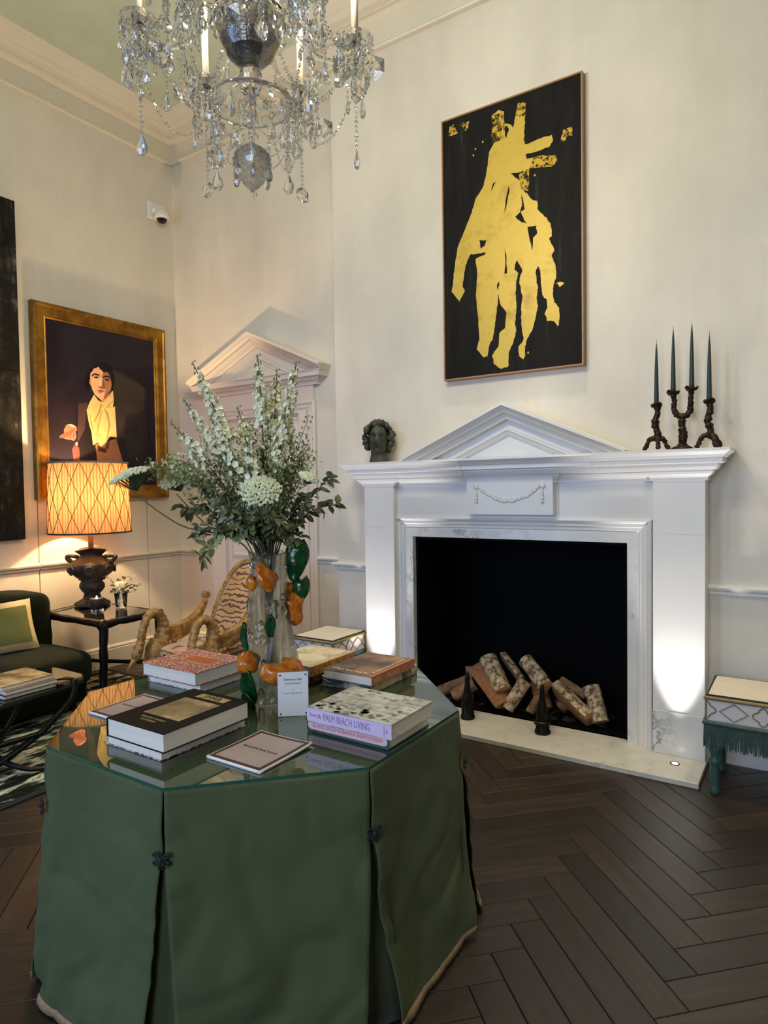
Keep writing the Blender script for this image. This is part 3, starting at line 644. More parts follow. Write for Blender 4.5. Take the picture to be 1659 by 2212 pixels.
HAND=[(-0.106, 0.771), (-0.061, 0.793), (-0.024, 0.772), (-0.027, 0.697), (-0.013, 0.695), (0.02, 0.678), (0.034, 0.651), (0.049, 0.717), (0.064, 0.783), (0.112, 0.776), (0.112, 0.706), (0.108, 0.629), (0.102, 0.569), (0.111, 0.531), (0.192, 0.538), (0.278, 0.537), (0.282, 0.498), (0.264, 0.473), (0.191, 0.468), (0.113, 0.471), (0.119, 0.441), (0.191, 0.438), (0.301, 0.413), (0.306, 0.375), (0.277, 0.355), (0.136, 0.382), (0.131, 0.333), (0.128, 0.25), (0.097, 0.263), (0.143, 0.198), (0.185, 0.166), (0.189, 0.117), (0.221, 0.083), (0.266, 0.021), (0.274, -0.055), (0.253, -0.063), (0.278, -0.112), (0.289, -0.149), (0.271, -0.171), (0.295, -0.237), (0.299, -0.307), (0.281, -0.346), (0.276, -0.398), (0.285, -0.451), (0.316, -0.491), (0.316, -0.56), (0.309, -0.599), (0.284, -0.564), (0.239, -0.553), (0.226, -0.512), (0.244, -0.471), (0.24, -0.426), (0.213, -0.395), (0.203, -0.315), (0.2, -0.244), (0.187, -0.219), (0.173, -0.239), (0.177, -0.301), (0.186, -0.347), (0.176, -0.415), (0.185, -0.452), (0.166, -0.537), (0.147, -0.597), (0.119, -0.637), (0.099, -0.688), (0.101, -0.742), (0.089, -0.768), (0.061, -0.746), (0.056, -0.691), (0.09, -0.651), (0.077, -0.542), (0.078, -0.443), (0.087, -0.382), (0.066, -0.289), (0.074, -0.255), (0.088, -0.222), (0.048, -0.152), (0.036, -0.208), (0.061, -0.239), (0.047, -0.277), (0.04, -0.356), (0.049, -0.439), (0.034, -0.544), (0.045, -0.582), (0.023, -0.66), (-0.006, -0.71), (-0.012, -0.801), (-0.056, -0.809), (-0.106, -0.772), (-0.117, -0.715), (-0.075, -0.665), (-0.069, -0.584), (-0.029, -0.553), (-0.019, -0.464), (-0.062, -0.402), (-0.074, -0.336), (-0.082, -0.417), (-0.093, -0.498), (-0.114, -0.614), (-0.14, -0.657), (-0.15, -0.72), (-0.176, -0.724), (-0.226, -0.664), (-0.205, -0.601), (-0.214, -0.46), (-0.228, -0.318), (-0.216, -0.2), (-0.225, -0.087), (-0.169, -0.08), (-0.154, -0.065), (-0.261, -0.052), (-0.288, -0.093), (-0.309, -0.163), (-0.321, -0.255), (-0.305, -0.277), (-0.343, -0.341), (-0.401, -0.269), (-0.39, -0.214), (-0.383, -0.149), (-0.355, 0.006), (-0.312, 0.09), (-0.248, 0.214), (-0.226, 0.283), (-0.165, 0.359), (-0.144, 0.444), (-0.128, 0.548), (-0.092, 0.601), (-0.097, 0.683)]
HANDX=[[(0.344, 0.547), (0.396, 0.547), (0.4, 0.496), (0.361, 0.499), (0.352, 0.468), (0.33, 0.487)], [(0.295, -0.34), (0.348, -0.348), (0.321, -0.367)], [(-0.404, 0.792), (-0.366, 0.808), (-0.361, 0.774), (-0.346, 0.737), (-0.41, 0.738)], [(-0.324, 0.791), (-0.26, 0.789), (-0.268, 0.754), (-0.288, 0.733), (-0.319, 0.771)]]
HANDK=[[(-0.025, 0.67), (-0.004, 0.681), (0.005, 0.643), (-0.014, 0.604)], [(0.002, 0.314), (0.007, 0.277), (-0.013, 0.193), (-0.028, 0.156), (-0.02, 0.222)], [(0.086, 0.239), (0.097, 0.192), (0.104, 0.142), (0.073, 0.128), (0.087, 0.168)], [(0.044, 0.112), (0.077, 0.135), (0.096, 0.095), (0.114, 0.056), (0.086, 0.067)], [(0.122, 0.032), (0.179, 0.028), (0.183, -0.022), (0.156, -0.042), (0.152, -0.12), (0.137, -0.055)], [(-0.199, 0.023), (-0.153, 0.013), (-0.164, -0.021), (-0.189, -0.034)], [(-0.028, -0.055), (-0.016, -0.13), (-0.012, -0.221), (-0.031, -0.221), (-0.023, -0.137)], [(-0.071, -0.255), (-0.065, -0.283), (-0.075, -0.318), (-0.081, -0.28)], [(-0.08, 0.363), (-0.1, 0.332), (-0.12, 0.31), (-0.105, 0.347)], [(0.013, 0.383), (0.06, 0.374), (0.098, 0.377), (0.079, 0.321), (0.041, 0.353)]]
def gold_paint():
    t = NT('gold_paint'); mp = t.obj()
    n1 = t.n('TexNoise', {'Vector': mp, 'Scale': 5., 'Detail': 8., 'Roughness': .75})
    c = t.ramp(n1, [(.25, S(130, 104, 28)), (.36, S(174, 144, 48)), (.5, S(196, 168, 66)), (.75, S(182, 154, 54))])
    n2 = t.n('TexNoise', {'Vector': t.obj((10, 1, 1.0)), 'Scale': 14., 'Detail': 8., 'Roughness': .8})
    k = t.ramp(n2, [(.30, (1, 1, 1, 1)), (.335, (0, 0, 0, 1))])
    mx = t.mix(k, c, S(60, 46, 18))
    return t.done(t.n('BsdfPrincipled', {'Base Color': (mx, 2), 'Roughness': .5, 'Metallic': .15}))
def dry_gold():
    t = NT('dry_brushed_gold')
    n2 = t.n('TexNoise', {'Vector': t.obj((1, 1, 1)), 'Scale': 34., 'Detail': 6., 'Roughness': .8})
    k = t.ramp(n2, [(.47, S(30, 28, 24)), (.53, S(196, 160, 62))])
    return t.done(t.n('BsdfPrincipled', {'Base Color': k, 'Roughness': .7, 'Specular IOR Level': .12}))
def black_canvas():
    t = NT('brushed_black_canvas')
    n1 = t.n('TexNoise', {'Vector': t.obj((5, 1, .6)), 'Scale': 3.5, 'Detail': 8., 'Roughness': .7})
    c = t.ramp(n1, [(.35, S(20, 19, 18)), (.62, S(30, 29, 27)), (.82, S(66, 64, 60))])
    return t.done(t.n('BsdfPrincipled', {'Base Color': c, 'Roughness': .7, 'Specular IOR Level': .12}))
M['goldp'], M['dryg'], M['canv'] = gold_paint(), dry_gold(), black_canvas()
M['canvk'] = mat('black_paint_gap', (24, 23, 22), .7, spec=.12)
def refine(pts, n=2, amp=.004, seed=0):
    out = []
    for i in range(len(pts)):
        a = V((pts[i][0], pts[i][1], 0)); b = V((pts[(i + 1) % len(pts)][0], pts[(i + 1) % len(pts)][1], 0))
        for k in range(n):
            p = a.lerp(b, k / n)
            if k: p += V((noise.noise(p * 42 + V((seed, 0, 0))) + .5 * noise.noise(p * 120), noise.noise(p * 42 + V((0, seed, 5))) + .5 * noise.noise(p * 120 + V((7, 1, 2))), 0)) * amp
            out.append((p.x, p.y))
    return out
pt = thing('hand_painting', 'tall black painting of a golden downward hand in a thin oak frame', 'painting', (-1.583, YW, 3.06))
hw, hh = .452, .835
part('canvas', MB().box(-hw, hw, -.046, -.004, -hh, hh), M['canv'], pt)
fr = MB().mould([(hw, 0, -hh), (hw, 0, hh), (-hw, 0, hh), (-hw, 0, -hh)], (0, -1, 0), [(0, 0), (0, .054), (-.009, .054), (-.009, 0)], closed=True)
part('frame', fr, M['oak'], pt)
from mathutils.geometry import tessellate_polygon
def flat(name, pts, y, m, parent, th=.0006):
    ts = tessellate_polygon([[V((x, z, 0)) for x, z in pts]]); n = len(pts)
    mb = MB().add([(x, y, z) for x, z in pts] + [(x, y - th, z) for x, z in pts], [tuple(q + n for q in f) for f in ts] + [(i, (i + 1) % n, n + (i + 1) % n, n + i) for i in range(n)])
    return part(name, mb, m, parent)
flat('gold_hand', refine(HAND, 6, .0055, 1), -.0462, M['goldp'], pt)
for k, q in enumerate(HANDX): flat('gold_dab', refine(q, 3, .010, k), -.0462, M['dryg'] if k != 1 else M['goldp'], pt)
for k, q in enumerate(HANDK): flat('black_gap', refine(q, 3, .007, k + 4), -.0470, M['canvk'], pt)
dry = [[(.16, .437), (.30, .413), (.306, .375), (.275, .352), (.14, .38)], [(-.03, .77), (-.02, .70), (-.03, .61), (-.11, .60), (-.107, .77)], [(.135, .38), (.13, .26), (.09, .26), (.07, .36)], [(.05, .72), (.066, .79), (.115, .78), (.112, .70)]]
for k, q in enumerate(dry): flat('dry_brush', refine(q, 4, .012, k + 20), -.0471, M['dryg'], pt)
for k in range(5): 
    a = [(-.22, .60), (-.235, .565), (-.17, .63), (.17, .33), (.12, -.73)][k]
    flat('gold_fleck', [(a[0] + .006 * cos(i), a[1] + .007 * sin(i)) for i in [j * pi / 3 for j in range(6)]], -.0462, M['goldp'], pt)

po = thing('portrait', 'gilt-framed portrait of a figure in dark coat and cream cravat on the left wall', 'painting', (XL, 3.39, 2.235), rz=pi / 2)
# local frame: x runs along +y of the room, -y faces the room
ow, oh, fwid = .62, .775, .118
gp = [(0, 0), (0, .052), (-.008, .062), (-.022, .064), (-.034, .055), (-.05, .050), (-.085, .044), (-.100, .036), (-.108, .040), (-.118, .030), (-.118, 0)]
part('frame', MB().mould([(ow, 0, -oh), (ow, 0, oh), (-ow, 0, oh), (-ow, 0, -oh)], (0, -1, 0), [(-a, b) for a, b in gp], closed=True), M['gold'], po)
pm = lambda n, c, **k: mat('portrait_' + n, c, .7, spec=.1, **k)
iw, ih = ow - .115, oh - .115
part('canvas', MB().box(-iw, iw, -.026, -.002, -ih, ih), pm('ground', (34, 25, 36), var=.25, vs=3), po)
for i, (nm, c, q) in enumerate(PORT):
    flat(nm, refine(q, 2, .003, i) if len(q) > 6 else q, -.0262 - i * .00008, pm(nm, c, var=.14, vs=14), po, .0003)
for i in range(6):
    x = -.01 + i * .034
    flat('waistcoat_stripe', [(x - .004, -.62), (x + .003, -.62), (x - .010, -.46), (x - .016, -.46)], -.0296, pm('stripe', (96, 56, 40)), po, .0003)
part('glazing', MB().box(-iw, iw, -.033, -.031, -ih, ih), thin_glass('picture_glass', (1, 1, 1, 1), 1.22), po)

t = NT('dark_textured_canvas')
n1 = t.n('TexNoise', {'Vector': t.obj((1, 1, 1)), 'Scale': 7., 'Detail': 8., 'Roughness': .75})
rr = t.ramp(n1, [(.40, S(24, 24, 23)), (.55, S(50, 49, 45)), (.70, S(112, 108, 96))])
n4 = t.n('TexNoise', {'Vector': t.obj((9, 9, .8)), 'Scale': 3., 'Detail': 6., 'Roughness': .7})
mx = t.mix(t.ramp(n4, [(.42, (0, 0, 0, 1)), (.6, (.9, .9, .9, 1))]), S(27, 26, 24), rr)
M['darkart'] = t.done(t.n('BsdfPrincipled', {'Base Color': (mx, 2), 'Roughness': .8, 'Specular IOR Level': .12}))
da = thing('dark_panel', 'tall charcoal textured canvas at the left edge, beside the gilt portrait', 'painting', (XL, 1.85, 2.44), rz=pi / 2)
part('canvas', MB().box(-.82, .82, -.045, -.001, -1.28, 1.28), M['darkart'], da, bev=.004)
for i in range(3): part('seam_batten', MB().box(-.80, .80, -.0465, -.0448, -.64 + i * .64 - .003, -.64 + i * .64 + .003), M['black'], da)

# security camera high on the left wall
t = thing('security_camera', 'white dome security camera high on the left wall by the corner', 'camera', (XL, 3.955, 4.03), rz=pi / 2)
part('wall_plate', MB().box(-.075, .055, -.035, 0, -.02, .135), M['white'], t, bev=.01)
part('bracket', MB().tube(smooth_path([(-.02, -.02, .06), (-.01, -.07, .07), (.0, -.115, .06), (.0, -.12, .03)]), .026, 12), M['white'], t, smooth=True)
part('housing', MB().lathe([(0, .05), (.035, .048), (.055, .03), (.066, .0), (.068, -.03), (.064, -.036)], 24, (0, -.12, 0)), M['white'], t, smooth=True)
part('dome', MB().lathe([(0, -.075), (.02, -.072), (.036, -.062), (.046, -.045), (.049, -.03)], 24, (0, -.12, 0)), mat('camera_dome', (14, 14, 16), .08), t, smooth=True)

# ================================================================== CENTRE TABLE
TC = V((-1.651, 1.706, 0)); TS = .536; TR = TS / 2 / sin(pi / 8); TZ = .737
def cloth_mat(name, a, b, rough=.8, sheen=.06, wv=900.):
    t = NT(name); mp = t.obj()
    n1 = t.n('TexNoise', {'Vector': mp, 'Scale': 4.5, 'Detail': 5.}); c = t.ramp(n1, [(.3, S(*a)), (.7, S(*b))])
    n2 = t.n('TexNoise', {'Vector': mp, 'Scale': 220., 'Detail': 2.})
    bp = t.n('Bump', {'Strength': .12, 'Distance': .002, 'Height': n2})
    return t.done(t.n('BsdfPrincipled', {'Base Color': c, 'Roughness': rough, 'Sheen Weight': sheen, 'Sheen Roughness': .5, 'Normal': bp, 'Specular IOR Level': .1}))
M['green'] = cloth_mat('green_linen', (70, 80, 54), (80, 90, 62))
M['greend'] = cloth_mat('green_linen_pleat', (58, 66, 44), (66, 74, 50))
M['hem'] = mat('beige_braid', (150, 128, 96), .85, var=.2, vs=90, bump=.5, bs=200)
M['tie'] = mat('black_braid', (16, 22, 20), .7)
tbl = thing('octagonal_table', 'octagonal centre table with green floor-length cloth and glass top', 'table', TC)
oc = [V((TR * cos(radians(22.5 + 45 * k)), TR * sin(radians(22.5 + 45 * k)), 0)) for k in range(8)]
part('table_board', MB().prism([(p.x * .985, p.y * .985, TZ - .03) for p in oc], (0, 0, .026)), M['oak'], tbl)
part('top_cloth', MB().prism([(p.x, p.y, TZ - .004) for p in oc], (0, 0, .004)), M['green'], tbl)
leg = MB()
for a in range(4):
    c = V((cos(a * pi / 2 + pi / 4), sin(a * pi / 2 + pi / 4), 0)) * .38
    part('leg', MB().box(c.x - .03, c.x + .03, c.y - .03, c.y + .03, 0, TZ - .03), M['oak'], tbl)
FL, GP = .078, .030
for k in range(8):
    a, b = oc[k], oc[(k + 1) % 8]; u = (b - a).normalized(); nrm = V((u.y, -u.x, 0)); mb_ = MB(); nu, nv = 44, 56
    def pos(s, t, extra=0.):
        z = lerp(TZ - .001, .018, t); gap = GP * max(0., (t - .22) / .78) ** 1.3; out = FL * t ** 1.05
        x = lerp(.0015 + gap, TS - .0015 - gap, s)
        q = V((x * 5 + k * 7.3, z * 3.2, k * 3.1))
        d = noise.noise(q) * .024 * t ** 1.2 + noise.noise(V((x * 3 - z * 4 + k * 5, x * 2 + z * 1.5, k))) * .030 * t ** 1.3 + noise.noise(V((x * 16 + k, z * 12, 5))) * .0022
        d += noise.noise(V(((x + z * .9) * 9 + k * 3, 1.5, k))) * .007 * t * (1 - abs(2 * s - 1))
        d -= .011 * t ** .6 * max(0, 1 - 3.2 * abs(noise.noise(V((x * 4.5 + z * 3 + k * 3.7, z * 3.2 - x * 2, k * 2.))))) + .010 * t ** .6 * max(0, 1 - 4 * abs(noise.noise(V((x * 5 - z * 3.5 + k * 1.7, z * 4 + x * 2, k * 5.)))))
        pk = math.exp(-((z - .57) / .05) ** 2) * (math.exp(-(s / .05) ** 2) + math.exp(-((1 - s) / .05) ** 2))
        return a + u * x + nrm * (out + d + .002 - .010 * pk + extra) + V((0, 0, z))
    vs = [pos(i / nu, j / nv) for j in range(nv + 1) for i in range(nu + 1)]
    fs = [(j * (nu + 1) + i, j * (nu + 1) + i + 1, (j + 1) * (nu + 1) + i + 1, (j + 1) * (nu + 1) + i) for j in range(nv) for i in range(nu)]
    po_ = part('skirt_panel', mb_.add(vs, fs), M['green'], tbl, smooth=True, solid=.004)
    hm = MB(); vs = []
    for j in range(3):
        for i in range(nu + 1): vs.append(pos(i / nu, 1 - .028 + .014 * j, .0032) + V((0, 0, -.004 * (j == 2))))
    hm.add(vs, [(j * (nu + 1) + i, j * (nu + 1) + i + 1, (j + 1) * (nu + 1) + i + 1, (j + 1) * (nu + 1) + i) for j in range(2) for i in range(nu)])
    part('hem_braid', hm, M['hem'], po_, smooth=True, solid=.004)
    # inverted pleat behind the corner b, and the tie that gathers it
    un = (oc[(k + 2) % 8] - b).normalized(); nn = V((un.y, -un.x, 0)); o_ = (nrm + nn).normalized()
    pl = MB(); rows = 10; vs = []
    for j in range(rows + 1):
        t_ = j / rows; z = lerp(TZ - .012, .02, t_); dep = -.012 - .03 * t_; c = b + o_ * (dep + FL * .9 * t_)
        wd = .012 + .085 * t_
        for s_ in (-1, -.5, 0, .5, 1):
            tang = V((-o_.y, o_.x, 0)); vs.append(c + tang * wd * s_ - o_ * (.018 * (1 - abs(s_)) * t_) + V((0, 0, z)))
    pl.add(vs, [(j * 5 + i, j * 5 + i + 1, (j + 1) * 5 + i + 1, (j + 1) * 5 + i) for j in range(rows) for i in range(4)])
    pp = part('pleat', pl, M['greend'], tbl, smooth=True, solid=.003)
    bw_ = MB(); c = b + o_ * .020 + V((0, 0, .57)); tang = V((-o_.y, o_.x, 0))
    for s_ in (-1, 1):
        for zz in (.010, -.010):
            bw_.tube(smooth_path([c, c + tang * s_ * .014 + V((0, 0, zz + .005)), c + tang * s_ * .022 + V((0, 0, zz)), c + tang * s_ * .012 + V((0, 0, zz - .006)), c], 4), .0032, 6)
        bw_.tube([c, c + tang * s_ * .006 + V((0, 0, -.026)) + o_ * .002], .0028, 6)
    bw_.sphere(c + o_ * .003, .007, 8, 6)
    part('tie', bw_, M['tie'], pp, smooth=True)
# glass sheet
t = NT('table_glass'); fr_ = sheet_fresnel(t, 2.25); tr = t.n('BsdfTransparent', {'Color': (.88, .94, .90, 1)}); gl = t.n('BsdfGlossy', {'Roughness': .012, 'Color': (.93, .97, .95, 1)})
M['tglass'] = t.done(t.n('MixShader', {0: fr_, 1: tr, 2: gl}))
M['gedge'] = mat('green_glass_edge', (34, 84, 70), .15, coat=.5)
gz0, gz1 = TZ + .0005, TZ + .0085
gt = MB(); pr_ = [(p.x * 1.002, p.y * 1.002) for p in oc]
gt.poly([(x, y, gz1) for x, y in pr_])
g1 = part('glass_top', gt, M['tglass'], tbl)
ge = MB()
for i in range(8):
    a, b = pr_[i], pr_[(i + 1) % 8]; ge.quad((a[0], a[1], gz0), (b[0], b[1], gz0), (b[0], b[1], gz1), (a[0], a[1], gz1))
part('glass_edge', ge, M['gedge'], g1)
TT = gz1 + .0006

# ------------------------------------------------------------------ books
def cover_noise(name, stops, sc=18., detail=5., stretch=(1, 1, 1), rough=.45, vor=False):
    t = NT(name); mp = t.obj(stretch)
    nz = t.n('TexVoronoi', {'Vector': mp, 'Scale': sc}) if vor else t.n('TexNoise', {'Vector': mp, 'Scale': sc, 'Detail': detail, 'Roughness': .65})
    c = t.ramp(nz, [(p, S(*k)) for p, k in stops])
    return t.done(t.n('BsdfPrincipled', {'Base Color': c, 'Roughness': rough}))
M['ink'] = mat('dark_ink', (40, 34, 40), .6); M['gilt_ink'] = mat('gilt_ink', (190, 166, 104), .4, metal=.3)
M['pinkink'] = mat('mauve_ink', (150, 122, 168), .5); M['redink'] = mat('rose_ink', (190, 90, 98), .5); M['paleink'] = mat('pale_ink', (222, 170, 126), .5)
def book(label, x0, x1, y0, y1, z0, h, spine, cov, spm=None, ov=.004, group=None, page=None, name='book', cov2=None):
    t = thing(name, label, 'book', ((x0 + x1) / 2, (y0 + y1) / 2, z0), group=group)
    a, b = (x1 - x0) / 2, (y1 - y0) / 2; th = .003
    c1 = part('front_cover', MB().box(-a, a, -b, b, h - th, h), cov, t, bev=.001, bseg=1)
    part('back_cover', MB().box(-a, a, -b, b, 0, th), cov2 or cov, t, bev=.001, bseg=1)
    e = dict(W=(-a, -a + th, -b, b), E=(a - th, a, -b, b), S=(-a, a, -b, -b + th), N=(-a, a, b - th, b))[spine]
    part('spine', MB().box(*e, th, h - th), spm or cov, t)
    q = dict(W=(-a + th, a - ov, -b + ov, b - ov), E=(-a + ov, a - th, -b + ov, b - ov), S=(-a + ov, a - ov, -b + th, b - ov), N=(-a + ov, a - ov, -b + ov, b - th))[spine]
    part('page_block', MB().box(*q, th, h - th), page or M['paper'], t)
    return t, a, b, h
G1, G2 = 'books on the green table', 'books on the low glass table'
Xv, Yv, Zv = V((1, 0, 0)), V((0, 1, 0)), V((0, 0, 1))
# black book stack, front left
bl_c = cover_noise('patterned_jacket', [(.42, (150, 60, 64)), (.5, (226, 222, 216)), (.58, (40, 36, 44))], 30)
book('white-paged book with patterned jacket under the large black book', -1.775, -1.520, 1.160, 1.490, TT, .036, 'W', bl_c, group=G1)
M['blackcov'] = mat('black_book_cloth', (15, 14, 13), .65, spec=.15)
t, a, b, h = book('large black book with gilt lettering and a tan picture, front left', -1.742, -1.484, 1.140, 1.468, TT + .0365, .056, 'W', M['blackcov'], group=G1)
pic = cover_noise('tan_picture', [(.40, (112, 98, 66)), (.55, (150, 132, 92)), (.62, (196, 166, 120))], 9)
part('cover_picture', MB().box(-.075, .085, -.075, .085, h, h + .0004), pic, t)
part('title_plate', MB().box(-.055, .075, .105, .140, h, h + .0003), M['gilt_ink'], t)
text('lettering', 'JMR&', .034, M['blackcov'], t, (.010, .122, h + .0006), Xv, Yv)
text('lettering', 'THE NEW WORLD', .013, M['gilt_ink'], t, (.0, -.098, h + .0006), Xv, Yv)
text('lettering', 'OF DESIGN', .013, M['gilt_ink'], t, (.0, -.116, h + .0006), Xv, Yv)
# floral stack, back left
t = NT('red_floral_print'); mp = t.obj()
vo = t.n('TexVoronoi', {'Vector': mp, 'Scale': 88.}); ro = t.ramp(vo, [(.24, S(240, 226, 216)), (.40, S(176, 112, 98)), (.60, S(140, 82, 70))])
vo2 = t.n('TexVoronoi', {'Vector': mp, 'Scale': 120.}); r3 = t.ramp(vo2, [(.18, S(206, 170, 160)), (.3, S(150, 78, 72))])
mx = t.mix(.28, ro, r3); M['redprint'] = t.done(t.n('BsdfPrincipled', {'Base Color': (mx, 2), 'Roughness': .5}))
book('white book with speckled jacket under the red floral book', -2.222, -1.918, 1.645, 1.862, TT, .034, 'W', cover_noise('speckled_jacket', [(.45, (224, 222, 222)), (.52, (120, 62, 70)), (.6, (228, 226, 224))], 45), group=G1)
t, a, b, h = book('thick red floral patterned book with an orange title label', -2.216, -1.905, 1.612, 1.872, TT + .0345, .050, 'N', M['redprint'], group=G1)
part('title_label', MB().box(-.055, .105, -.018, .052, h, h + .0004), mat('orange_label', (172, 84, 34), .5, var=.2, vs=30), t)
part('label_border', MB().mould([(.11, -.023, h), (.11, .057, h), (-.06, .057, h), (-.06, -.023, h)], (0, 0, 1), [(0, 0), (0, .0005), (.005, .0005), (.005, 0)], closed=True), M['gilt_ink'], t)
# right front stack
grn = mat('green_book_cloth', (42, 74, 66), .55)
t, a, b, h = book('green book with a pink spine label under the lilac-spined book', -1.322, -1.016, 1.556, 1.795, TT, .046, 'S', grn, group=G1)
lb = MB(); n = 8; L_, H_ = .135, .0135
pts = [(-L_ + H_ * cos(pi / 2 + pi * i / n), H_ * sin(pi / 2 + pi * i / n)) for i in range(n + 1)] + [(L_ + H_ * cos(-pi / 2 + pi * i / n), H_ * sin(-pi / 2 + pi * i / n)) for i in range(n + 1)]
part('spine_label', MB().prism([(x, -b - .0001, h / 2 + z) for x, z in pts], (0, -.0004, 0)), mat('pink_label', (222, 182, 186), .5), t)
text('spine_lettering', 'ISLAND DREAMING', .0165, M['pinkink'], t, (-.130, -b - .0008, h / 2), Xv, Zv, 'LEFT', .86)
text('spine_lettering', 'AMANDA LINDROTH DESIGN', .0145, M['redink'], t, (-.012, -b - .0008, h / 2), Xv, Zv, 'LEFT', .74)
lil = mat('lilac_spine', (206, 186, 216), .5)
villa = NT('villa_photo_cover'); mp = villa.obj()
n1 = villa.n('TexNoise', {'Vector': mp, 'Scale': 14., 'Detail': 7., 'Roughness': .75})
n2 = villa.n('TexBrick', {'Vector': villa.obj((1, 1, 1), rot=(0, 0, .06)), 'Scale': 9., 'Color1': S(196, 194, 184), 'Color2': S(118, 116, 112), 'Mortar': S(206, 204, 196), 'Mortar Size': .03})
r1 = villa.ramp(n1, [(.36, S(60, 66, 46)), (.44, S(112, 116, 84)), (.52, S(176, 176, 162)), (.68, S(204, 206, 206))])
mx = villa.mix(.45, r1, n2); M['villa'] = villa.done(villa.n('BsdfPrincipled', {'Base Color': (mx, 2), 'Roughness': .35}))
t, a, b, h = book('lilac-spined book with a photographic villa cover, front right', -1.292, -.984, 1.522, 1.764, TT + .0465, .046, 'S', M['villa'], lil, group=G1)
text('spine_lettering', 'PALM BEACH LIVING', .030, M['pinkink'], t, (-.092, -b - .0006, h / 2), Xv, Zv, 'LEFT', .62)
text('spine_lettering', 'Phoebe', .013, M['pinkink'], t, (-.145, -b - .0006, h / 2), Xv, Zv, 'LEFT', .8)
text('spine_lettering', '&', .020, M['pinkink'], t, (-.112, -b - .0006, h / 2), Xv, Zv, 'LEFT')
part('spine_mark', MB().box(.128, .130, -b - .0004, -b, .008, .038).prism([(.134, -b, .018), (.142, -b, .018), (.138, -b, .030)], (0, -.0004, 0)), M['pinkink'], t)
dk = MB(); r_ = random.Random(5)
for i in range(26):
    x, y = r_.uniform(-.13, .13), r_.uniform(-.11, .11)
    dk.box(x, x + r_.uniform(.01, .03), y, y + r_.uniform(.004, .01), h, h + .0003)
part('cover_shutters', dk, mat('print_grey', (104, 104, 100), .4), t, kind='stuff')
dk = MB()
for i in range(34):
    x, y = r_.uniform(-.15, .13), r_.choice([r_.uniform(-.118, -.07), r_.uniform(-.118, .0)]); s_ = r_.uniform(.006, .016)
    dk.poly([(x + s_ * cos(q) * r_.uniform(.6, 1), y + s_ * sin(q) * r_.uniform(.5, 1), h + .0005) for q in [j * pi / 4 for j in range(8)]])
part('cover_palms', dk, mat('print_green', (86, 96, 62), .4), t, kind='stuff')
# right back stack
flo = cover_noise('floral_spine', [(.38, (84, 52, 40)), (.46, (150, 138, 84)), (.54, (214, 204, 160)), (.7, (222, 214, 176))], 24)
chk = cover_noise('blue_check_edge', [(.42, (40, 44, 60)), (.52, (96, 102, 118)), (.6, (190, 192, 192))], 22, stretch=(1, 1, 2))
book('floral-spined book under the orange-spined book', -1.590, -1.352, 1.962, 2.290, TT, .036, 'E', flo, flo, group=G1, page=chk)
org = mat('orange_spine', (176, 104, 60), .5, var=.06, vs=20)
int_ = cover_noise('interior_photo_cover', [(.34, (50, 42, 40)), (.46, (86, 68, 58)), (.56, (132, 96, 66)), (.70, (176, 140, 100))], 8, 4)
t, a, b, h = book('orange-spined book with a brown interior photograph cover', -1.562, -1.332, 1.935, 2.238, TT + .0365, .036, 'E', int_, org, group=G1)
text('spine_lettering', 'INSIDE', .027, M['paleink'], t, (a + .0006, -.140, h / 2), Yv, Zv, 'LEFT', .62)
text('spine_lettering', 'MALLORCA', .027, M['paleink'], t, (a + .0006, -.050, h / 2), Yv, Zv, 'LEFT', .62)
part('cover_edge_strip', MB().box(a - .018, a, -b, b, h, h + .0003), org, t)
wv_ = MB()
for i in range(12): wv_.box(-.09 + i * .014, -.081 + i * .014, -b + .03 + .004 * sin(i * 2.), -b + .042 + .004 * sin(i * 2.), h, h + .0004)
for i in range(12): wv_.box(a - .034, a - .026, -.10 + i * .019, -.089 + i * .019, h, h + .0004)
part('cover_lettering', wv_, mat('cream_print', (220, 204, 164), .5), t)
# middle back stack
dr = mat('dark_red_book', (58, 24, 22), .5)
t, a, b, h = book('dark red book under the pale illustrated book, beside the vase', -1.842, -1.622, 1.930, 2.205, TT, .034, 'E', dr, group=G1)
text('spine_lettering', 'INSIDE', .026, M['paleink'], t, (a + .0006, -.115, h / 2), Yv, Zv, 'LEFT', .8)
ill = cover_noise('pale_illustrated_cover', [(.34, (120, 128, 116)), (.46, (196, 190, 158)), (.55, (226, 214, 178)), (.72, (214, 176, 160))], 15, 6)
osp = cover_noise('ochre_patterned_spine', [(.4, (150, 78, 44)), (.5, (178, 120, 52)), (.6, (196, 150, 76))], 26, stretch=(1, 3, 1))
t, a, b, h = book('pale illustrated book with ochre patterned spine behind the vase', -1.846, -1.606, 1.920, 2.208, TT + .0345, .042, 'E', ill, osp, group=G1, cov2=mat('plum_board', (70, 30, 34), .5))
fr_ = MB()
for i in range(22): fr_.prism([(a - .03, -b + .012 + i * .0125, h), (a - .002, -b + .008 + i * .0125, h), (a - .002, -b + .014 + i * .0125, h)], (0, 0, .0004))
for i in range(14): fr_.prism([(-a + .02 + i * .015, b - .028, h), (-a + .016 + i * .015, b - .002, h), (-a + .023 + i * .015, b - .002, h)], (0, 0, .0004))
part('cover_fringe_print', fr_, mat('rose_print', (196, 132, 112), .5), t)
part('cover_title_cloud', MB().prism([(.02 + .07 * cos(q) * (1 + .15 * sin(5 * q)), -.03 + .055 * sin(q), h) for q in [j * pi / 10 for j in range(20)]], (0, 0, .0004)), mat('cream_cloud', (232, 222, 184), .5), t)
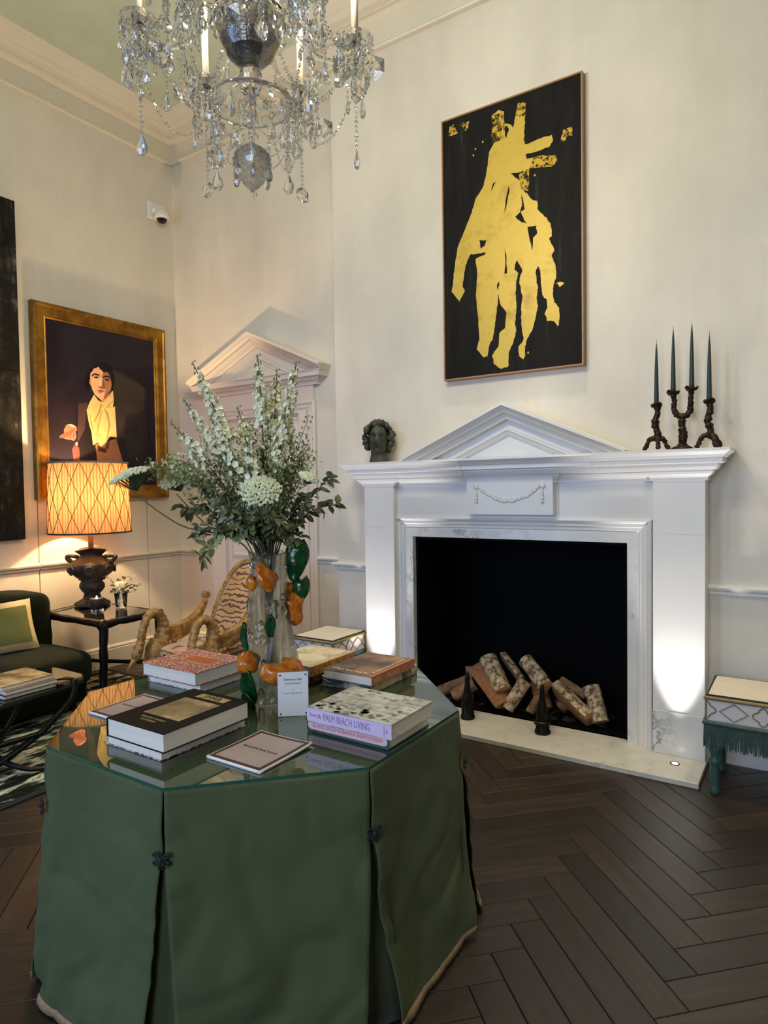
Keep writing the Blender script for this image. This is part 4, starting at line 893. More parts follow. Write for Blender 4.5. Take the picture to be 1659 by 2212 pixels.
# exhibition catalogues
M['mauve'] = mat('mauve_card', (164, 148, 144), .55, var=.05, vs=12); M['umber'] = mat('umber_border', (70, 46, 42), .5)
M['cardw'] = mat('white_card', (226, 222, 214), .6)
def catalogue(label, x0, x1, y0, y1, curl, size, nm):
    t = thing('catalogue', label, 'booklet', ((x0 + x1) / 2, (y0 + y1) / 2, TT), group='mauve catalogues on the green table')
    a, b = (x1 - x0) / 2, (y1 - y0) / 2; nx, ny = 12, 12
    def zz(x, y): return .0075 + curl * max(0, (x / a + y / b) / 2) ** 3 + curl * .4 * max(0, (-x / a + y / b) / 2) ** 3
    def sheet(ix, iy, dz, rc=0.):
        m_ = MB(); vs = []
        for j in range(ny + 1):
            for i in range(nx + 1):
                x, y = lerp(-a + ix, a - ix, i / nx), lerp(-b + iy, b - iy, j / ny); vs.append((x, y, zz(x, y) + dz))
        m_.add(vs, [(j * (nx + 1) + i, j * (nx + 1) + i + 1, (j + 1) * (nx + 1) + i + 1, (j + 1) * (nx + 1) + i) for j in range(ny) for i in range(nx)]); return m_
    pg = part('pages', sheet(0, 0, -.0037), M['cardw'], t, smooth=True, solid=.0072)
    part('cover_border', sheet(.004, .004, .0002), M['umber'], t, smooth=True)
    part('cover_panel', sheet(.017, .017, .0006), M['mauve'], t, smooth=True)
    text('lettering', 'FRANCIS SULTANA', size, M['ink'], t, (0, -.002, .0090), Xv, Yv, sx=1.25)
catalogue('mauve catalogue with dark border lying alone at the table front', -1.432, -1.226, 1.245, 1.466, .006, .0125, 1)
catalogue('mauve catalogue half hidden behind the black book', -2.072, -1.868, 1.290, 1.512, .002, .0125, 2)
# information card in clear acrylic, facing the viewer
ca = math.atan2(.068, .080)
t = thing('info_card', 'white information card in clear acrylic standing before the vase', 'sign', (-1.449, 1.637, TT), rz=ca)
cw, ch = .0525, .152
part('acrylic_panel', MB().box(-cw, cw, -.004, .004, 0, ch), thin_glass('acrylic', (.97, .98, .98, 1), 1.4), t)
part('acrylic_foot', MB().box(-cw, cw, .004, .05, 0, .004), thin_glass('acrylic_foot_clear', (.97, .98, .98, 1), 1.4), t)
part('card', MB().box(-cw + .002, cw - .002, -.0055, -.0045, .002, ch - .002), mat('card_white', (222, 220, 222), .6), t)
for x in (-.042, .042):
    for z in (.010, .140): part('corner_pin', MB().lathe([(0, .002), (.0028, .0015), (.003, 0)], 10, (x, -.0055, z), ax=Matrix.Rotation(pi / 2, 3, 'X')), M['iron'], t)
for s_, sz, z in (('Entrance Hall', .0108, .125), ('by Francis Sultana', .0072, .112), ('Please scan the QR code for info', .0047, .079)):
    text('lettering', s_, sz, M['ink'], t, (0, -.0058, z), Xv, Zv)
part('small_emblem', MB().prism([(0, -.0056, .086), (.003, -.0056, .094), (0, -.0056, .091), (-.003, -.0056, .094)], (0, -.0002, 0)), mat('grey_ink', (150, 146, 146), .6), t)

# ------------------------------------------------------------------ vase
VC = V((-1.640, 1.738, TT)); VH = .535
t = NT('hand_worked_glass'); mp = t.obj((1, 1, .28))
nz = t.n('TexNoise', {'Vector': mp, 'Scale': 26., 'Detail': 5., 'Roughness': .6}); bp = t.n('Bump', {'Strength': .8, 'Distance': .02, 'Height': nz})
cr = t.ramp(nz, [(.3, (.78, .80, .72, 1)), (.7, (.96, .97, .93, 1))])
gb = t.n('BsdfPrincipled', {'Base Color': cr, 'Roughness': .04, 'Transmission Weight': 1., 'IOR': 1.42, 'Normal': bp})
tb_ = t.n('BsdfTransparent', {'Color': (.90, .92, .87, 1)})
M['vglass'] = t.done(t.n('MixShader', {0: .46, 1: gb, 2: tb_}))
M['amber'] = mat('amber_glass', (244, 152, 44), .10, trans=.35, rgb2=(206, 98, 18), vs=32, ior=1.45, bump=.5, bs=24)
M['emer'] = mat('emerald_glass', (22, 92, 44), .12, trans=.4, rgb2=(10, 56, 26), vs=16, ior=1.45, bump=.4, bs=20)
M['clearb'] = mat('clear_glass', (244, 248, 246), .03, trans=1., ior=1.45)
vase = thing('vase', 'tall clear hand-worked glass vase with amber and green glass fruit', 'vase', VC)
def vr(z): 
    u = z / VH; return .076 + .012 * sin(u * 5.5 + .6) - .012 * (u > .75) * (u - .75) * 2
vm = MB(); nz_, na = 56, 72; vs = []
for j in range(nz_ + 1):
    z = VH * j / nz_
    for k in range(na):
        a = 2 * pi * k / na; q = V((cos(a) * 2.2, sin(a) * 2.2, z * 7))
        r = vr(z) * (1 + .14 * noise.noise(q)) + .006 * noise.noise(q * 2.6) + .0065 * noise.noise((cos(a) * 7, sin(a) * 7, z * 9))
        zz = z + (.022 * noise.noise((cos(a) * 2, sin(a) * 2, 4.)) if j > nz_ - 3 else 0)
        vs.append((r * cos(a), r * sin(a), zz))
fs = [(j * na + k, j * na + (k + 1) % na, (j + 1) * na + (k + 1) % na, (j + 1) * na + k) for j in range(nz_) for k in range(na)]
fs.append(tuple(range(na - 1, -1, -1)))
part('body', vm.add(vs, fs), M['vglass'], vase, smooth=True, solid=.007)
def camdir(ang):  # angle 0 = towards the viewer, + = to the viewer's right
    base = math.atan2(-VC.y, -VC.x); return V((cos(base + ang), sin(base + ang), 0))
def blob(name, ang, z, r, sc, m, sd, tilt=0.):
    d = camdir(ang); c = d * (vr(z) + r * .35) + V((0, 0, z))
    b_ = MB().sphere((0, 0, 0), r, 18, 12, sc); b_.jitter(r * .42, 1.6 / r * .55, sd); b_.jitter(r * .16, 2.6 / r, sd + 5)
    rot = Matrix.Rotation(math.atan2(d.y, d.x), 4, 'Z') @ Matrix.Rotation(tilt, 4, 'X')
    b_.xf(Matrix.Translation(c) @ rot); part(name, b_, m, vase, smooth=True)
for q in [(-.25, .455, .034, (.8, .8, 1.45), 1., .35), (.05, .435, .026, (.8, .8, 1.5), 2., -.3), (-1.05, .43, .025, (.8, 1, 1.1), 3., 0), (1.45, .40, .022, (1, 1, 1.2), 4., 0), (1.5, .335, .040, (1, 1, 1.5), 5., .2),
          (-.95, .150, .042, (.8, 1, 1.15), 6., 0), (.15, .120, .046, (.75, 1.1, .85), 7., 0), (.75, .125, .042, (.8, 1, 1.), 8., 0), (1.35, .29, .018, (1, 1, 1), 9., 0)]:
    blob('amber_fruit', q[0], q[1], q[2], q[3], M['amber'], q[4], q[5])
def glass_leaf(ang, z, L, W, sd, lean=0.):
    d = camdir(ang); u = V((-d.y, d.x, 0)); b_ = MB(); vs = []
    for j in range(13):
        t_ = j / 12; w_ = W * sin(pi * min(1, t_ * .92 + .06)) ** .8 * (1.0 if t_ < .7 else 1 + .0 * t_)
        for s_ in (-1, -.5, 0, .5, 1):
            p = d * (vr(max(0, min(VH, z + L * (t_ - .5)))) + .012 + .02 * t_ + .010 * abs(s_)) + u * (w_ * s_ + lean * t_) + V((0, 0, z + L * (t_ - .5) - (.012 * (1 - abs(s_)) if t_ > .9 else 0)))
            vs.append(p)
    b_.add(vs, [(j * 5 + i, j * 5 + i + 1, (j + 1) * 5 + i + 1, (j + 1) * 5 + i) for j in range(12) for i in range(4)]); b_.jitter(.006, 22, sd)
    part('green_leaf', b_, M['emer'], vase, smooth=True, solid=.010)
def side_leaf(dx, z, L, W, sd, heart=True):
    # broad heart-shaped leaf standing out from the side of the vase
    b_ = MB(); vs = []; R_ = V((cos(yaw), sin(yaw), 0)); F_ = V((-sin(yaw), cos(yaw), 0))
    for j in range(13):
        t_ = j / 12; w_ = W * (sin(pi * (t_ * .80 + .04)) ** .9) * (1 if t_ < .8 else 1 - (t_ - .8) * 1.2)
        for s_ in (-1, -.5, 0, .5, 1):
            vs.append(R_ * (dx + w_ * s_ + .02 * t_) + F_ * (-.012 + .012 * s_ * s_) + V((0, 0, z + L * (t_ - .5) - (.018 * (1 - abs(s_)) * (t_ > .85)))))
    b_.add(vs, [(j * 5 + i, j * 5 + i + 1, (j + 1) * 5 + i + 1, (j + 1) * 5 + i) for j in range(12) for i in range(4)]); b_.jitter(.005, 22, sd)
    part('green_leaf', b_, M['emer'], vase, smooth=True, solid=.012)
side_leaf(.088, .505, .15, .042, 1); side_leaf(.098, .395, .10, .036, 2); glass_leaf(-.75, .075, .14, .034, 3); glass_leaf(.0, .285, .08, .018, 4); glass_leaf(-.8, .02, .07, .028, 5); glass_leaf(-1.0, .24, .11, .016, 6)
r_ = random.Random(12)
for i in range(34):
    a = r_.uniform(-1.9, 1.9); z = r_.uniform(.02, .53); d = camdir(a); c = d * (vr(z) + .004) + V((0, 0, z))
    part('clear_prunt', MB().sphere(c, r_.uniform(.007, .016), 8, 6, (1, 1, r_.uniform(.8, 2.4))).jitter(.004, 60, i), M['clearb'], vase, smooth=True)


# ------------------------------------------------------------------ flowers in the vase
RV = V((cos(yaw), sin(yaw), 0)); FV = V((-sin(yaw), cos(yaw), 0)); AX = V((VC.x, VC.y, 0))
fr5 = random.Random(21)
def W3(dx, dy, z): return RV * dx + FV * dy + V((0, 0, z))
def leaf(mb, p, d, L, wd, nrm=None, curl=.25):
    d = d.normalized(); nrm = nrm or V((fr5.uniform(-1, 1), fr5.uniform(-1, 1), 1)); s = d.cross(nrm)
    s = s.normalized() if s.length > 1e-4 else d.orthogonal().normalized(); n = s.cross(d)
    mb.add([p, p + d * L * .35 + s * wd * .5 + n * wd * .12, p + d * L * .7 + s * wd * .42 - n * L * curl * .3, p + d * L - n * L * curl, p + d * L * .7 - s * wd * .42 - n * L * curl * .3,
            p + d * L * .35 - s * wd * .5 + n * wd * .12, p + d * L * .35, p + d * L * .7 - n * L * curl * .35], [(0, 1, 6), (0, 6, 5), (1, 2, 7, 6), (6, 7, 4, 5), (2, 3, 7), (7, 3, 4)])
def floret(mb, p, n, r):
    n = n.normalized(); u = n.orthogonal().normalized(); v = n.cross(u); a0 = fr5.uniform(0, 6)
    for k in range(5):
        a = a0 + k * 2 * pi / 5; d = u * cos(a) + v * sin(a); e = n.cross(d)
        mb.add([p, p + d * r * .6 + e * r * .48 + n * r * .35, p + d * r * 1.05 + n * r * .55, p + d * r * .6 - e * r * .48 + n * r * .35], [(0, 1, 2), (0, 2, 3)])
def stem_pts(dx, dy, zt, bend=.3, z0=.80, droop=0.):
    m = W3(dx * .10 + fr5.uniform(-.02, .02), dy * .10 + fr5.uniform(-.02, .02), 1.275)
    a = W3(-dx * .06, -dy * .06, z0); e = W3(dx, dy, zt)
    mid = W3(dx * (.55 - bend * .4), dy * (.55 - bend * .4), lerp(1.275, zt, .55) + droop)
    return [a + AX, m + AX, mid + AX, e + AX]
def stem_thing(name, label, cat, P, r0, r1, group, m='stem'):
    t = thing(name, label, cat, P[0], group=group)
    S_ = [p - P[0] for p in smooth_path(P, 8)]
    part('stem', MB().tube(S_, [lerp(r0, r1, i / (len(S_) - 1)) for i in range(len(S_))], 6), M[m], t, smooth=True)
    return t, S_
GF = 'stems in the tall vase'
dels = [(-.030, .02, 1.995, 1.74, 'tallest white delphinium spike in the middle of the bouquet'), (-.255, -.02, 1.965, 1.67, 'tall white delphinium spike at the upper left with bare bud tip'),
        (.028, .09, 1.955, 1.70, 'white delphinium spike just right of the tallest one'), (.110, .02, 1.968, 1.66, 'rightmost tall white delphinium spike'),
        (-.305, .03, 1.842, 1.64, 'white delphinium with drooping tip left of the bare-tipped spike'), (-.33, -.05, 1.752, 1.60, 'lowest delphinium arching out to the left'),
        (-.115, .06, 1.815, 1.60, 'short white delphinium between the two left spikes and the tallest'), (.080, -.05, 1.80, 1.60, 'short white delphinium in front of the rightmost spike'),
        (-.185, -.06, 1.765, 1.57, 'short full white delphinium at centre left'), (-.06, -.09, 1.70, 1.56, 'shortest white delphinium in the centre front')]
for i, (dx, dy, zt, zf, lb) in enumerate(dels):
    t, S_ = stem_thing('delphinium', lb, 'flower', stem_pts(dx, dy, zt, .15), .0045, .0015, GF)
    S_ = [p for p in S_]; z0 = t.location.z; fl = MB(); bd = MB(); lf = MB()
    if i in (4, 5):
        pass
    def at(z):
        for a, b in zip(S_, S_[1:]):
            if a.z <= z - z0 <= b.z or b is S_[-1]:
                k = (z - z0 - a.z) / max(1e-5, b.z - a.z); return a.lerp(b, max(0, min(1, k))), (b - a).normalized()
    zz = zf; ztop = zt - .045
    while zz < ztop:
        p, d = at(zz); k = (zz - zf) / (ztop - zf); rr = lerp(.034, .011, k)
        for q in range(6):
            a = fr5.uniform(0, 2 * pi); o = d.orthogonal().normalized(); o = Matrix.Rotation(a, 3, d) @ o
            floret(fl, p + o * rr * fr5.uniform(.35, 1.15) + d * fr5.uniform(-.006, .006), o + d * .3, lerp(.0125, .0085, k) * fr5.uniform(.75, 1.25))
        zz += lerp(.009, .011, k)
    for q in range(9):
        p, d = at(lerp(ztop - .03, zt, q / 8)); o = Matrix.Rotation(q * 2.4, 3, d) @ d.orthogonal().normalized()
        bd.sphere(p + o * .010, .0055 * (1 - q * .05), 6, 5, (.8, .8, 1.4)); bd.tube([p, p + o * .010], .0008, 4)
    for q in range(16):
        p, d = at(fr5.uniform(1.36, zf + .02)); o = Matrix.Rotation(fr5.uniform(0, 6), 3, d) @ d.orthogonal().normalized()
        leaf(lf, p, o + d * fr5.uniform(0, .8), fr5.uniform(.03, .06), fr5.uniform(.012, .02))
    part('florets', fl, M['petal'], t, kind='stuff'); part('buds', bd, M['leafm'], t, smooth=True, kind='stuff'); part('leaves', lf, M['leafm'], t, kind='stuff')
def umbel(c, n, R, t, m):
    n = n.normalized(); u = n.orthogonal().normalized(); v = n.cross(u); fl = MB(); ry = MB(); base = c - n * R * .75
    for k in range(78):
        rr = R * sqrt((k + .5) / 78); a = k * 2.39996; d = u * cos(a) + v * sin(a)
        p = c + d * rr + n * (R * .30 * (1 - (rr / R) ** 2)); ry.tube([base, p], .0007, 4)
        for q in range(15):
            o = d * fr5.uniform(-1, 1) + d.cross(n) * fr5.uniform(-1, 1)
            s_ = p + o * R * .085 + n * fr5.uniform(0, .004); fl.sphere(s_, fr5.uniform(.0026, .0042), 5, 4)
    part('umbel_florets', fl, M[m], t, kind='stuff'); part('umbel_rays', ry, M['stem'], t, kind='stuff')
M['umbel2'] = mat('faded_umbel', (206, 194, 166), .7, rgb2=(180, 172, 136), vs=60)
for dx, dy, zt, nv, R, m, lb in ((-.485, -.02, 1.560, (-.35, -.2, 1.), .075, 'umbel', 'white umbel flower reaching far left before the lamp shade'), (.0, -.14, 1.500, (.1, -.75, .75), .070, 'umbel', 'large cream umbel flower facing the viewer at the centre'),
                              (-.345, .05, 1.545, (-.2, -.5, .9), .062, 'umbel2', 'faded beige umbel flower left of centre'), (.155, -.06, 1.545, (.4, -.3, .8), .035, 'umbel', 'small green-white umbel flower at the right')):
    t, S_ = stem_thing('umbel_flower', lb, 'flower', stem_pts(dx, dy, zt - .05, -.25, droop=-.02), .0035, .002, GF)
    umbel(AX + W3(dx, dy, zt) - t.location, RV * nv[0] + FV * nv[1] + V((0, 0, nv[2])), R, t, m)
# feathery green sprays that droop
for dx, dy, zt, dr, lb in ((-.43, .02, 1.60, .09, 'feathery green spray drooping over the gilt frame corner'), (-.36, .06, 1.63, .08, 'feathery green spray left of the delphiniums'), (-.30, -.04, 1.58, .07, 'feathery pale green spray in the left middle'),
                       (.06, .10, 1.60, .05, 'feathery green spray behind the right delphiniums'), (-.09, .12, 1.74, .03, 'upright green spray behind the middle spikes'), (.13, .06, 1.66, .04, 'feathery green spray at the right edge'), (-.02, .0, 1.66, .02, 'feathery pale spray filling the middle below the tallest spike'), (-.13, -.02, 1.64, .03, 'feathery pale spray filling the centre left'),
                       (.05, -.05, 1.62, .02, 'feathery pale spray right of the middle front'), (-.22, .05, 1.66, .03, 'feathery green spray behind the left short delphinium'), (.0, .08, 1.78, .02, 'upright pale green spray behind the tallest spike'), (.09, .0, 1.70, .02, 'pale green spray among the right spikes')):
    t, S_ = stem_thing('green_spray', lb, 'foliage', stem_pts(dx, dy, zt, -.2, droop=dr), .003, .001, GF)
    lf = MB(); n = len(S_)
    for i in range(int(n * .45), n):
        for q in range(26):
            p = S_[i] + V((fr5.gauss(0, .022), fr5.gauss(0, .022), fr5.gauss(-.012, .018))); d = V((fr5.uniform(-1, 1), fr5.uniform(-1, 1), fr5.uniform(-1.2, .4)))
            leaf(lf, p, d, fr5.uniform(.012, .024), fr5.uniform(.004, .008)); 
            if q % 4 == 0: lf.tube([S_[i], p], .0006, 4)
    part('leaflets', lf, M['leafm'], t, kind='stuff')
    wf_ = MB()
    for i in range(int(n * .5), n):
        for q in range(5): floret(wf_, S_[i] + V((fr5.gauss(0, .024), fr5.gauss(0, .024), fr5.gauss(0, .02))), V((fr5.uniform(-1, 1), fr5.uniform(-1, 1), .4)), fr5.uniform(.004, .008))
    part('tiny_flowers', wf_, M['umbel'], t, kind='stuff')
# leafy branches
brs = [(.247, .02, 1.448, .05, 'leafd', 'dark-leaved branch reaching furthest right over the wall'), (.215, .04, 1.545, .02, 'leafg', 'grey-leaved twig rising at the right beside the dark branch'), (.10, -.06, 1.33, .05, 'leafd', 'short dark-leaved branch drooping right of the vase mouth'),
       (-.245, -.05, 1.345, .06, 'leafg', 'grey-leaved branch drooping low at the left'), (-.215, -.09, 1.275, .09, 'leafm', 'pale leafy branch hanging lowest at the left of the vase'), (-.30, .02, 1.44, .05, 'leafd', 'dark-leaved branch at the left above the drooping one'),
       (-.12, -.12, 1.42, .03, 'leafg', 'grey-leaved branch in front, left of the cream umbel'), (.06, -.13, 1.40, .03, 'leafd', 'dark leafy branch in front under the cream umbel'), (-.05, -.10, 1.38, .03, 'leafd', 'dark leafy branch over the middle of the vase mouth'),
       (.13, .05, 1.46, .03, 'leafg', 'grey-leaved branch behind the cream umbel'), (-.17, .08, 1.50, .03, 'leafd', 'dark leafy branch behind, left of centre'), (.03, .10, 1.52, .02, 'leafm', 'mid-green leafy branch behind the centre'), (-.22, -.02, 1.52, .03, 'leafg', 'grey-leaved branch rising left of centre')]
for dx, dy, zt, dr, m, lb in brs:
    t, S_ = stem_thing('leafy_branch', lb, 'foliage', stem_pts(dx, dy, zt, -.1, droop=dr), .0035, .0014, GF, 'twig')
    lf = MB(); n = len(S_)
    for i in range(int(n * .42), n):
        for q in range(3 if i < n - 6 else 2):
            d = (S_[min(i + 1, n - 1)] - S_[i - 1]).normalized(); o = Matrix.Rotation(fr5.uniform(0, 6), 3, d) @ d.orthogonal().normalized()
            leaf(lf, S_[i], o * fr5.uniform(.5, 1) + d * fr5.uniform(.2, 1) + V((0, 0, -.2)), fr5.uniform(.032, .055), fr5.uniform(.018, .028))
    if dx < .2:
        for i in range(int(n * .5), n, 3):
            for s_ in (-1, 1):
                e = S_[i] + V((fr5.uniform(-.05, .05), fr5.uniform(-.05, .05), fr5.uniform(-.03, .04))); lf.tube([S_[i], e], .0009, 4)
                for q in range(3): leaf(lf, S_[i].lerp(e, .4 + .3 * q), V((fr5.uniform(-1, 1), fr5.uniform(-1, 1), fr5.uniform(-.6, .8))), fr5.uniform(.026, .045), fr5.uniform(.015, .024))
    part('leaves', lf, M[m], t, kind='stuff')
for dx, dy, zt, lb in ((.150, .03, 1.775, 'thin bud sprig at the upper right'), (.150, .0, 1.60, 'thin curling bud sprig at the right middle')):
    t, S_ = stem_thing('bud_sprig', lb, 'foliage', stem_pts(dx, dy, zt, .1), .0018, .0008, GF)
    bd = MB(); n = len(S_)
    for i in range(n - 9, n):
        for s_ in (-1, 1):
            e = S_[i] + RV * s_ * .012 + V((0, 0, -.006)); bd.tube([S_[i], e], .0006, 4); bd.sphere(e, .0042, 6, 5, (.9, .9, 1.3))
    part('buds', bd, M['leafm'], t, smooth=True, kind='stuff')

# ================================================================== LEFT SIDE: side table, lamp, sofa, low table, rug, armchair
st_z = .62; RZ = .0125           # side table top; rug surface
st_l = st_z - RZ
sx0, sx1, sy0, sy1 = -4.80, -4.10, 2.675, 3.135
t = thing('side_table', 'dark bronze twig side table with glass top between sofa and armchair', 'table', ((sx0 + sx1) / 2, (sy0 + sy1) / 2, RZ))
ax_, ay_ = (sx1 - sx0) / 2, (sy1 - sy0) / 2
def twig(mb, pts, rs, seed, n=8):
    P = smooth_path(pts, 6); R = radii(rs, 6); R = [r * (1 + .22 * noise.noise((i * .5 + seed * 7, 0, 0))) for i, r in enumerate(R)]
    P = [p + V((noise.noise((i * .25, seed, 0)), noise.noise((i * .25, seed, 9)), noise.noise((i * .25, seed, 19)))) * .008 for i, p in enumerate(P)]
    return mb.tube(P, R, n)
sd = 1
for sx, sy in ((-1, -1), (1, -1), (1, 1), (-1, 1)):
    x, y = sx * ax_, sy * ay_; sd += 1
    part('leg', twig(MB(), [(x, y, .585), (x + .01, y, .40), (x - .008 * sx, y, .2), (x + .015 * sx, y, .004)], [.032, .029, .027, .030], sd), M['iron'], t, smooth=True)
for a, b in (((-1, -1), (1, -1)), ((1, -1), (1, 1)), ((1, 1), (-1, 1)), ((-1, 1), (-1, -1))):
    e = V((b[0] - a[0], b[1] - a[1], 0)).normalized() * .028; sd += 1
    A, B = V((a[0] * ax_, a[1] * ay_, st_l - .024)), V((b[0] * ax_, b[1] * ay_, st_l - .024))
    part('rail', twig(MB(), [A - e, A.lerp(B, .35), A.lerp(B, .7), B + e], [.032, .026, .026, .032], sd), M['iron'], t, smooth=True)
for a, b in (((-1, -1), (1, 1)), ((1, -1), (-1, 1))):
    A, B = V((a[0] * ax_, a[1] * ay_, .20)), V((b[0] * ax_, b[1] * ay_, .22)); sd += 1
    part('stretcher', twig(MB(), [A, A.lerp(B, .3) + V((0, 0, .03)), A.lerp(B, .6) + V((0, 0, .015)), B], [.017, .015, .015, .017], sd), M['iron'], t, smooth=True)
M['sglass'] = mat('dark_glass_top', (34, 28, 20), .08, coat=.6)
part('glass_top', MB().box(-ax_ + .005, ax_ - .005, -ay_ + .005, ay_ - .005, st_l - .012, st_l), M['sglass'], t, bev=.002)

# lamp
LX, LY = -4.735, 3.01
lamp = thing('table_lamp', 'lamp with dark urn base and pleated cream shade with red lattice', 'lamp', (LX, LY, st_z + .001))
M['urn'] = mat('black_lava_urn', (20, 16, 13), .6, rgb2=(46, 34, 22), vs=18, bump=.8, bs=40)
urn = [(.0, 0), (.125, 0), (.130, .015), (.118, .035), (.085, .06), (.062, .08), (.064, .10), (.056, .125), (.075, .15), (.092, .18), (.094, .21), (.082, .24), (.075, .252), (.10, .262), (.092, .274), (.115, .29), (.150, .33), (.163, .375), (.155, .42), (.125, .455), (.090, .475), (.080, .50), (.092, .53), (.112, .552), (.118, .558), (.104, .556), (.06, .545), (0, .54)]
urn = [(r, z * .80) for r, z in urn]
um = MB().lathe(urn, 40)
for p in um.v:
    a = math.atan2(p.y, p.x); r = (p.x ** 2 + p.y ** 2) ** .5
    if .23 < p.z < .36 and r > .1:
        s_ = 1 + .10 * sin(a * 7) * math.exp(-((p.z - .296) / .04) ** 2); p.x *= s_; p.y *= s_
    if p.z < .07: s_ = 1 + .10 * sin(a * 5 + 1) * (p.z > .001); p.x *= s_; p.y *= s_
    if p.z > .42 and r > .08: p.z += .012 * cos(2 * a + 1.1); 
um.jitter(.006, 22, 2)
ub = part('urn', um, M['urn'], lamp, smooth=True)
for k in range(7):
    a = 2 * pi * (k + .25) / 7; d = V((cos(a), sin(a), 0))
    part('roundel', MB().lathe([(.020, 0), (.034, .004), (.036, .014), (.026, .018), (.018, .010), (0, .004)], 14, d * .160 + V((0, 0, .292)), ax=d.to_track_quat('Z', 'Y').to_matrix()).jitter(.003, 50, k), M['urn'], ub, smooth=True)
lat = V((RV.x, RV.y, 0))
for s_ in (-1, 1):
    h_ = smooth_path([lat * s_ * .118 + V((0, 0, .335)), lat * s_ * .165 + V((0, 0, .352)), lat * s_ * .192 + V((0, 0, .388)), lat * s_ * .150 + V((0, 0, .394)), lat * s_ * .100 + V((0, 0, .382))], 6)
    part('handle', MB().tube(h_, [.016] * len(h_), 10).jitter(.005, 40, s_), M['urn'], lamp, smooth=True)
part('stem', MB().lathe([(.020, .41), (.020, .585), (.017, .60), (.017, .70)], 14), mat('mottled_stem', (74, 52, 38), .5, rgb2=(120, 92, 66), vs=40), lamp, smooth=True)
sb, sh_ = .575, 1.125            # shade bottom and top above the table
rb_, rt_ = .300, .286
def shade_mat(nm='pleated_silk_shade', a=(190, 156, 110), b=(206, 170, 122)):
    t = NT(nm)
    d = t.n('BsdfDiffuse', {'Color': S(*a)}); tr = t.n('BsdfTranslucent', {'Color': S(*b)})
    return t.done(t.n('MixShader', {0: .105, 1: d, 2: tr}))
M['shade'] = shade_mat()
sm = MB(); n = 240; vs = []
for j in range(9):
    z = lerp(sb, sh_, j / 8); r = lerp(rb_, rt_, j / 8)
    for k in range(n): a = 2 * pi * k / n; rr = r + .0022 * cos(k * pi); vs.append((rr * cos(a), rr * sin(a), z))
sm.add(vs, [(j * n + k, j * n + (k + 1) % n, (j + 1) * n + (k + 1) % n, (j + 1) * n + k) for j in range(8) for k in range(n)])
shp = part('shade', sm, M['shade'], lamp)
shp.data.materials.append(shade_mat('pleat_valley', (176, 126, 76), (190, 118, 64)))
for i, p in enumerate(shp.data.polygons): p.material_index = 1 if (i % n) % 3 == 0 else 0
M['lattice'] = mat('red_brown_braid', (96, 36, 26), .7)
for s_ in (-1, 1):
    for k in range(16):
        pts = []
        for i in range(17):
            u = i / 16; a = 2 * pi * k / 16 + s_ * u * 2 * pi * 2 / 16 ; r = lerp(rb_, rt_, u) + .0035; pts.append((r * cos(a), r * sin(a), lerp(sb, sh_, u)))
        part('lattice_cord', MB().tube(pts, .0022, 5), M['lattice'], shp)
M['dtrim'] = mat('dark_shade_trim', (52, 42, 44), .7); M['gtrim'] = mat('grey_shade_trim', (128, 118, 104), .7)
part('bottom_trim', MB().lathe([(rb_ + .003, sb), (rb_ + .006, sb), (rb_ + .006, sb + .012), (rb_ + .003, sb + .012)], 80, cap=False), M['dtrim'], shp)
part('top_trim', MB().lathe([(rt_ + .003, sh_ - .012), (rt_ + .006, sh_ - .012), (rt_ + .006, sh_ + .002), (rt_ + .003, sh_ + .002)], 80, cap=False), M['gtrim'], shp)
sp = MB()
for k in range(3): a = k * 2 * pi / 3; sp.tube([(0, 0, .72), (.15 * cos(a), .15 * sin(a), .74), (rb_ * .97 * cos(a), rb_ * .97 * sin(a), .76)], .002, 5)
part('shade_spider', sp, M['brass'], lamp)
part('bulb', MB().sphere((0, 0, .80), .032, 14, 10, (1, 1, 1.25)), mat('lamp_bulb', (255, 206, 130), .4, emit=12.), lamp, smooth=True)
lb_ = light('lamp_light', 'POINT', (LX, LY, st_z + .86), 92, (1.0, .70, .34), shadow_soft_size=.04)
part('flex', MB().tube(smooth_path([(-.10, -.06, .006), (-.06, -.22, .008), (-.02, -.33, .005), (.0, -.335, .004)], 6), .003, 6), M['black'], lamp, smooth=True)

# small vase with a rose
rv = thing('rose_vase', 'small glass tumbler with a white rose and eucalyptus on the side table', 'vase', (-4.44, 3.06, st_z + .001))
part('tumbler', MB().lathe([(.0, .001), (.036, 0), (.040, .01), (.050, .125), (.047, .125), (.038, .014), (0, .012)], 24), M['clearb'], rv, smooth=True)
part('stems', MB().tube([(0, 0, .015), (.005, 0, .13)], .004, 6).tube([(-.015, .01, .015), (.02, .01, .13)], .003, 6).tube([(.015, -.01, .015), (-.02, -.01, .13)], .003, 6), M['stem'], rv)
ro = MB()
for k in range(26):
    a = k * 2.4; r = .010 + .0016 * k; d = V((cos(a), sin(a), 0)); c = V((0, 0, .165)); e = V((-d.y, d.x, 0)); hgt = .030 - .0006 * k
    ro.add([c + d * r * .6 - V((0, 0, .02)), c + d * r + e * r * .8 + V((0, 0, hgt * .5)), c + d * r * .95 + V((0, 0, hgt)), c + d * r - e * r * .8 + V((0, 0, hgt * .5))], [(0, 1, 2), (0, 2, 3)])
ro.xf(Matrix.Translation((0, 0, .165)) @ Matrix.Rotation(.75, 4, V((-FV.y * 0 + RV.x, RV.y, 0))) @ Matrix.Translation((0, 0, -.165)))
part('rose', ro, mat('cream_rose', (240, 226, 200), .6), rv, smooth=True, solid=.001)
eu = MB()
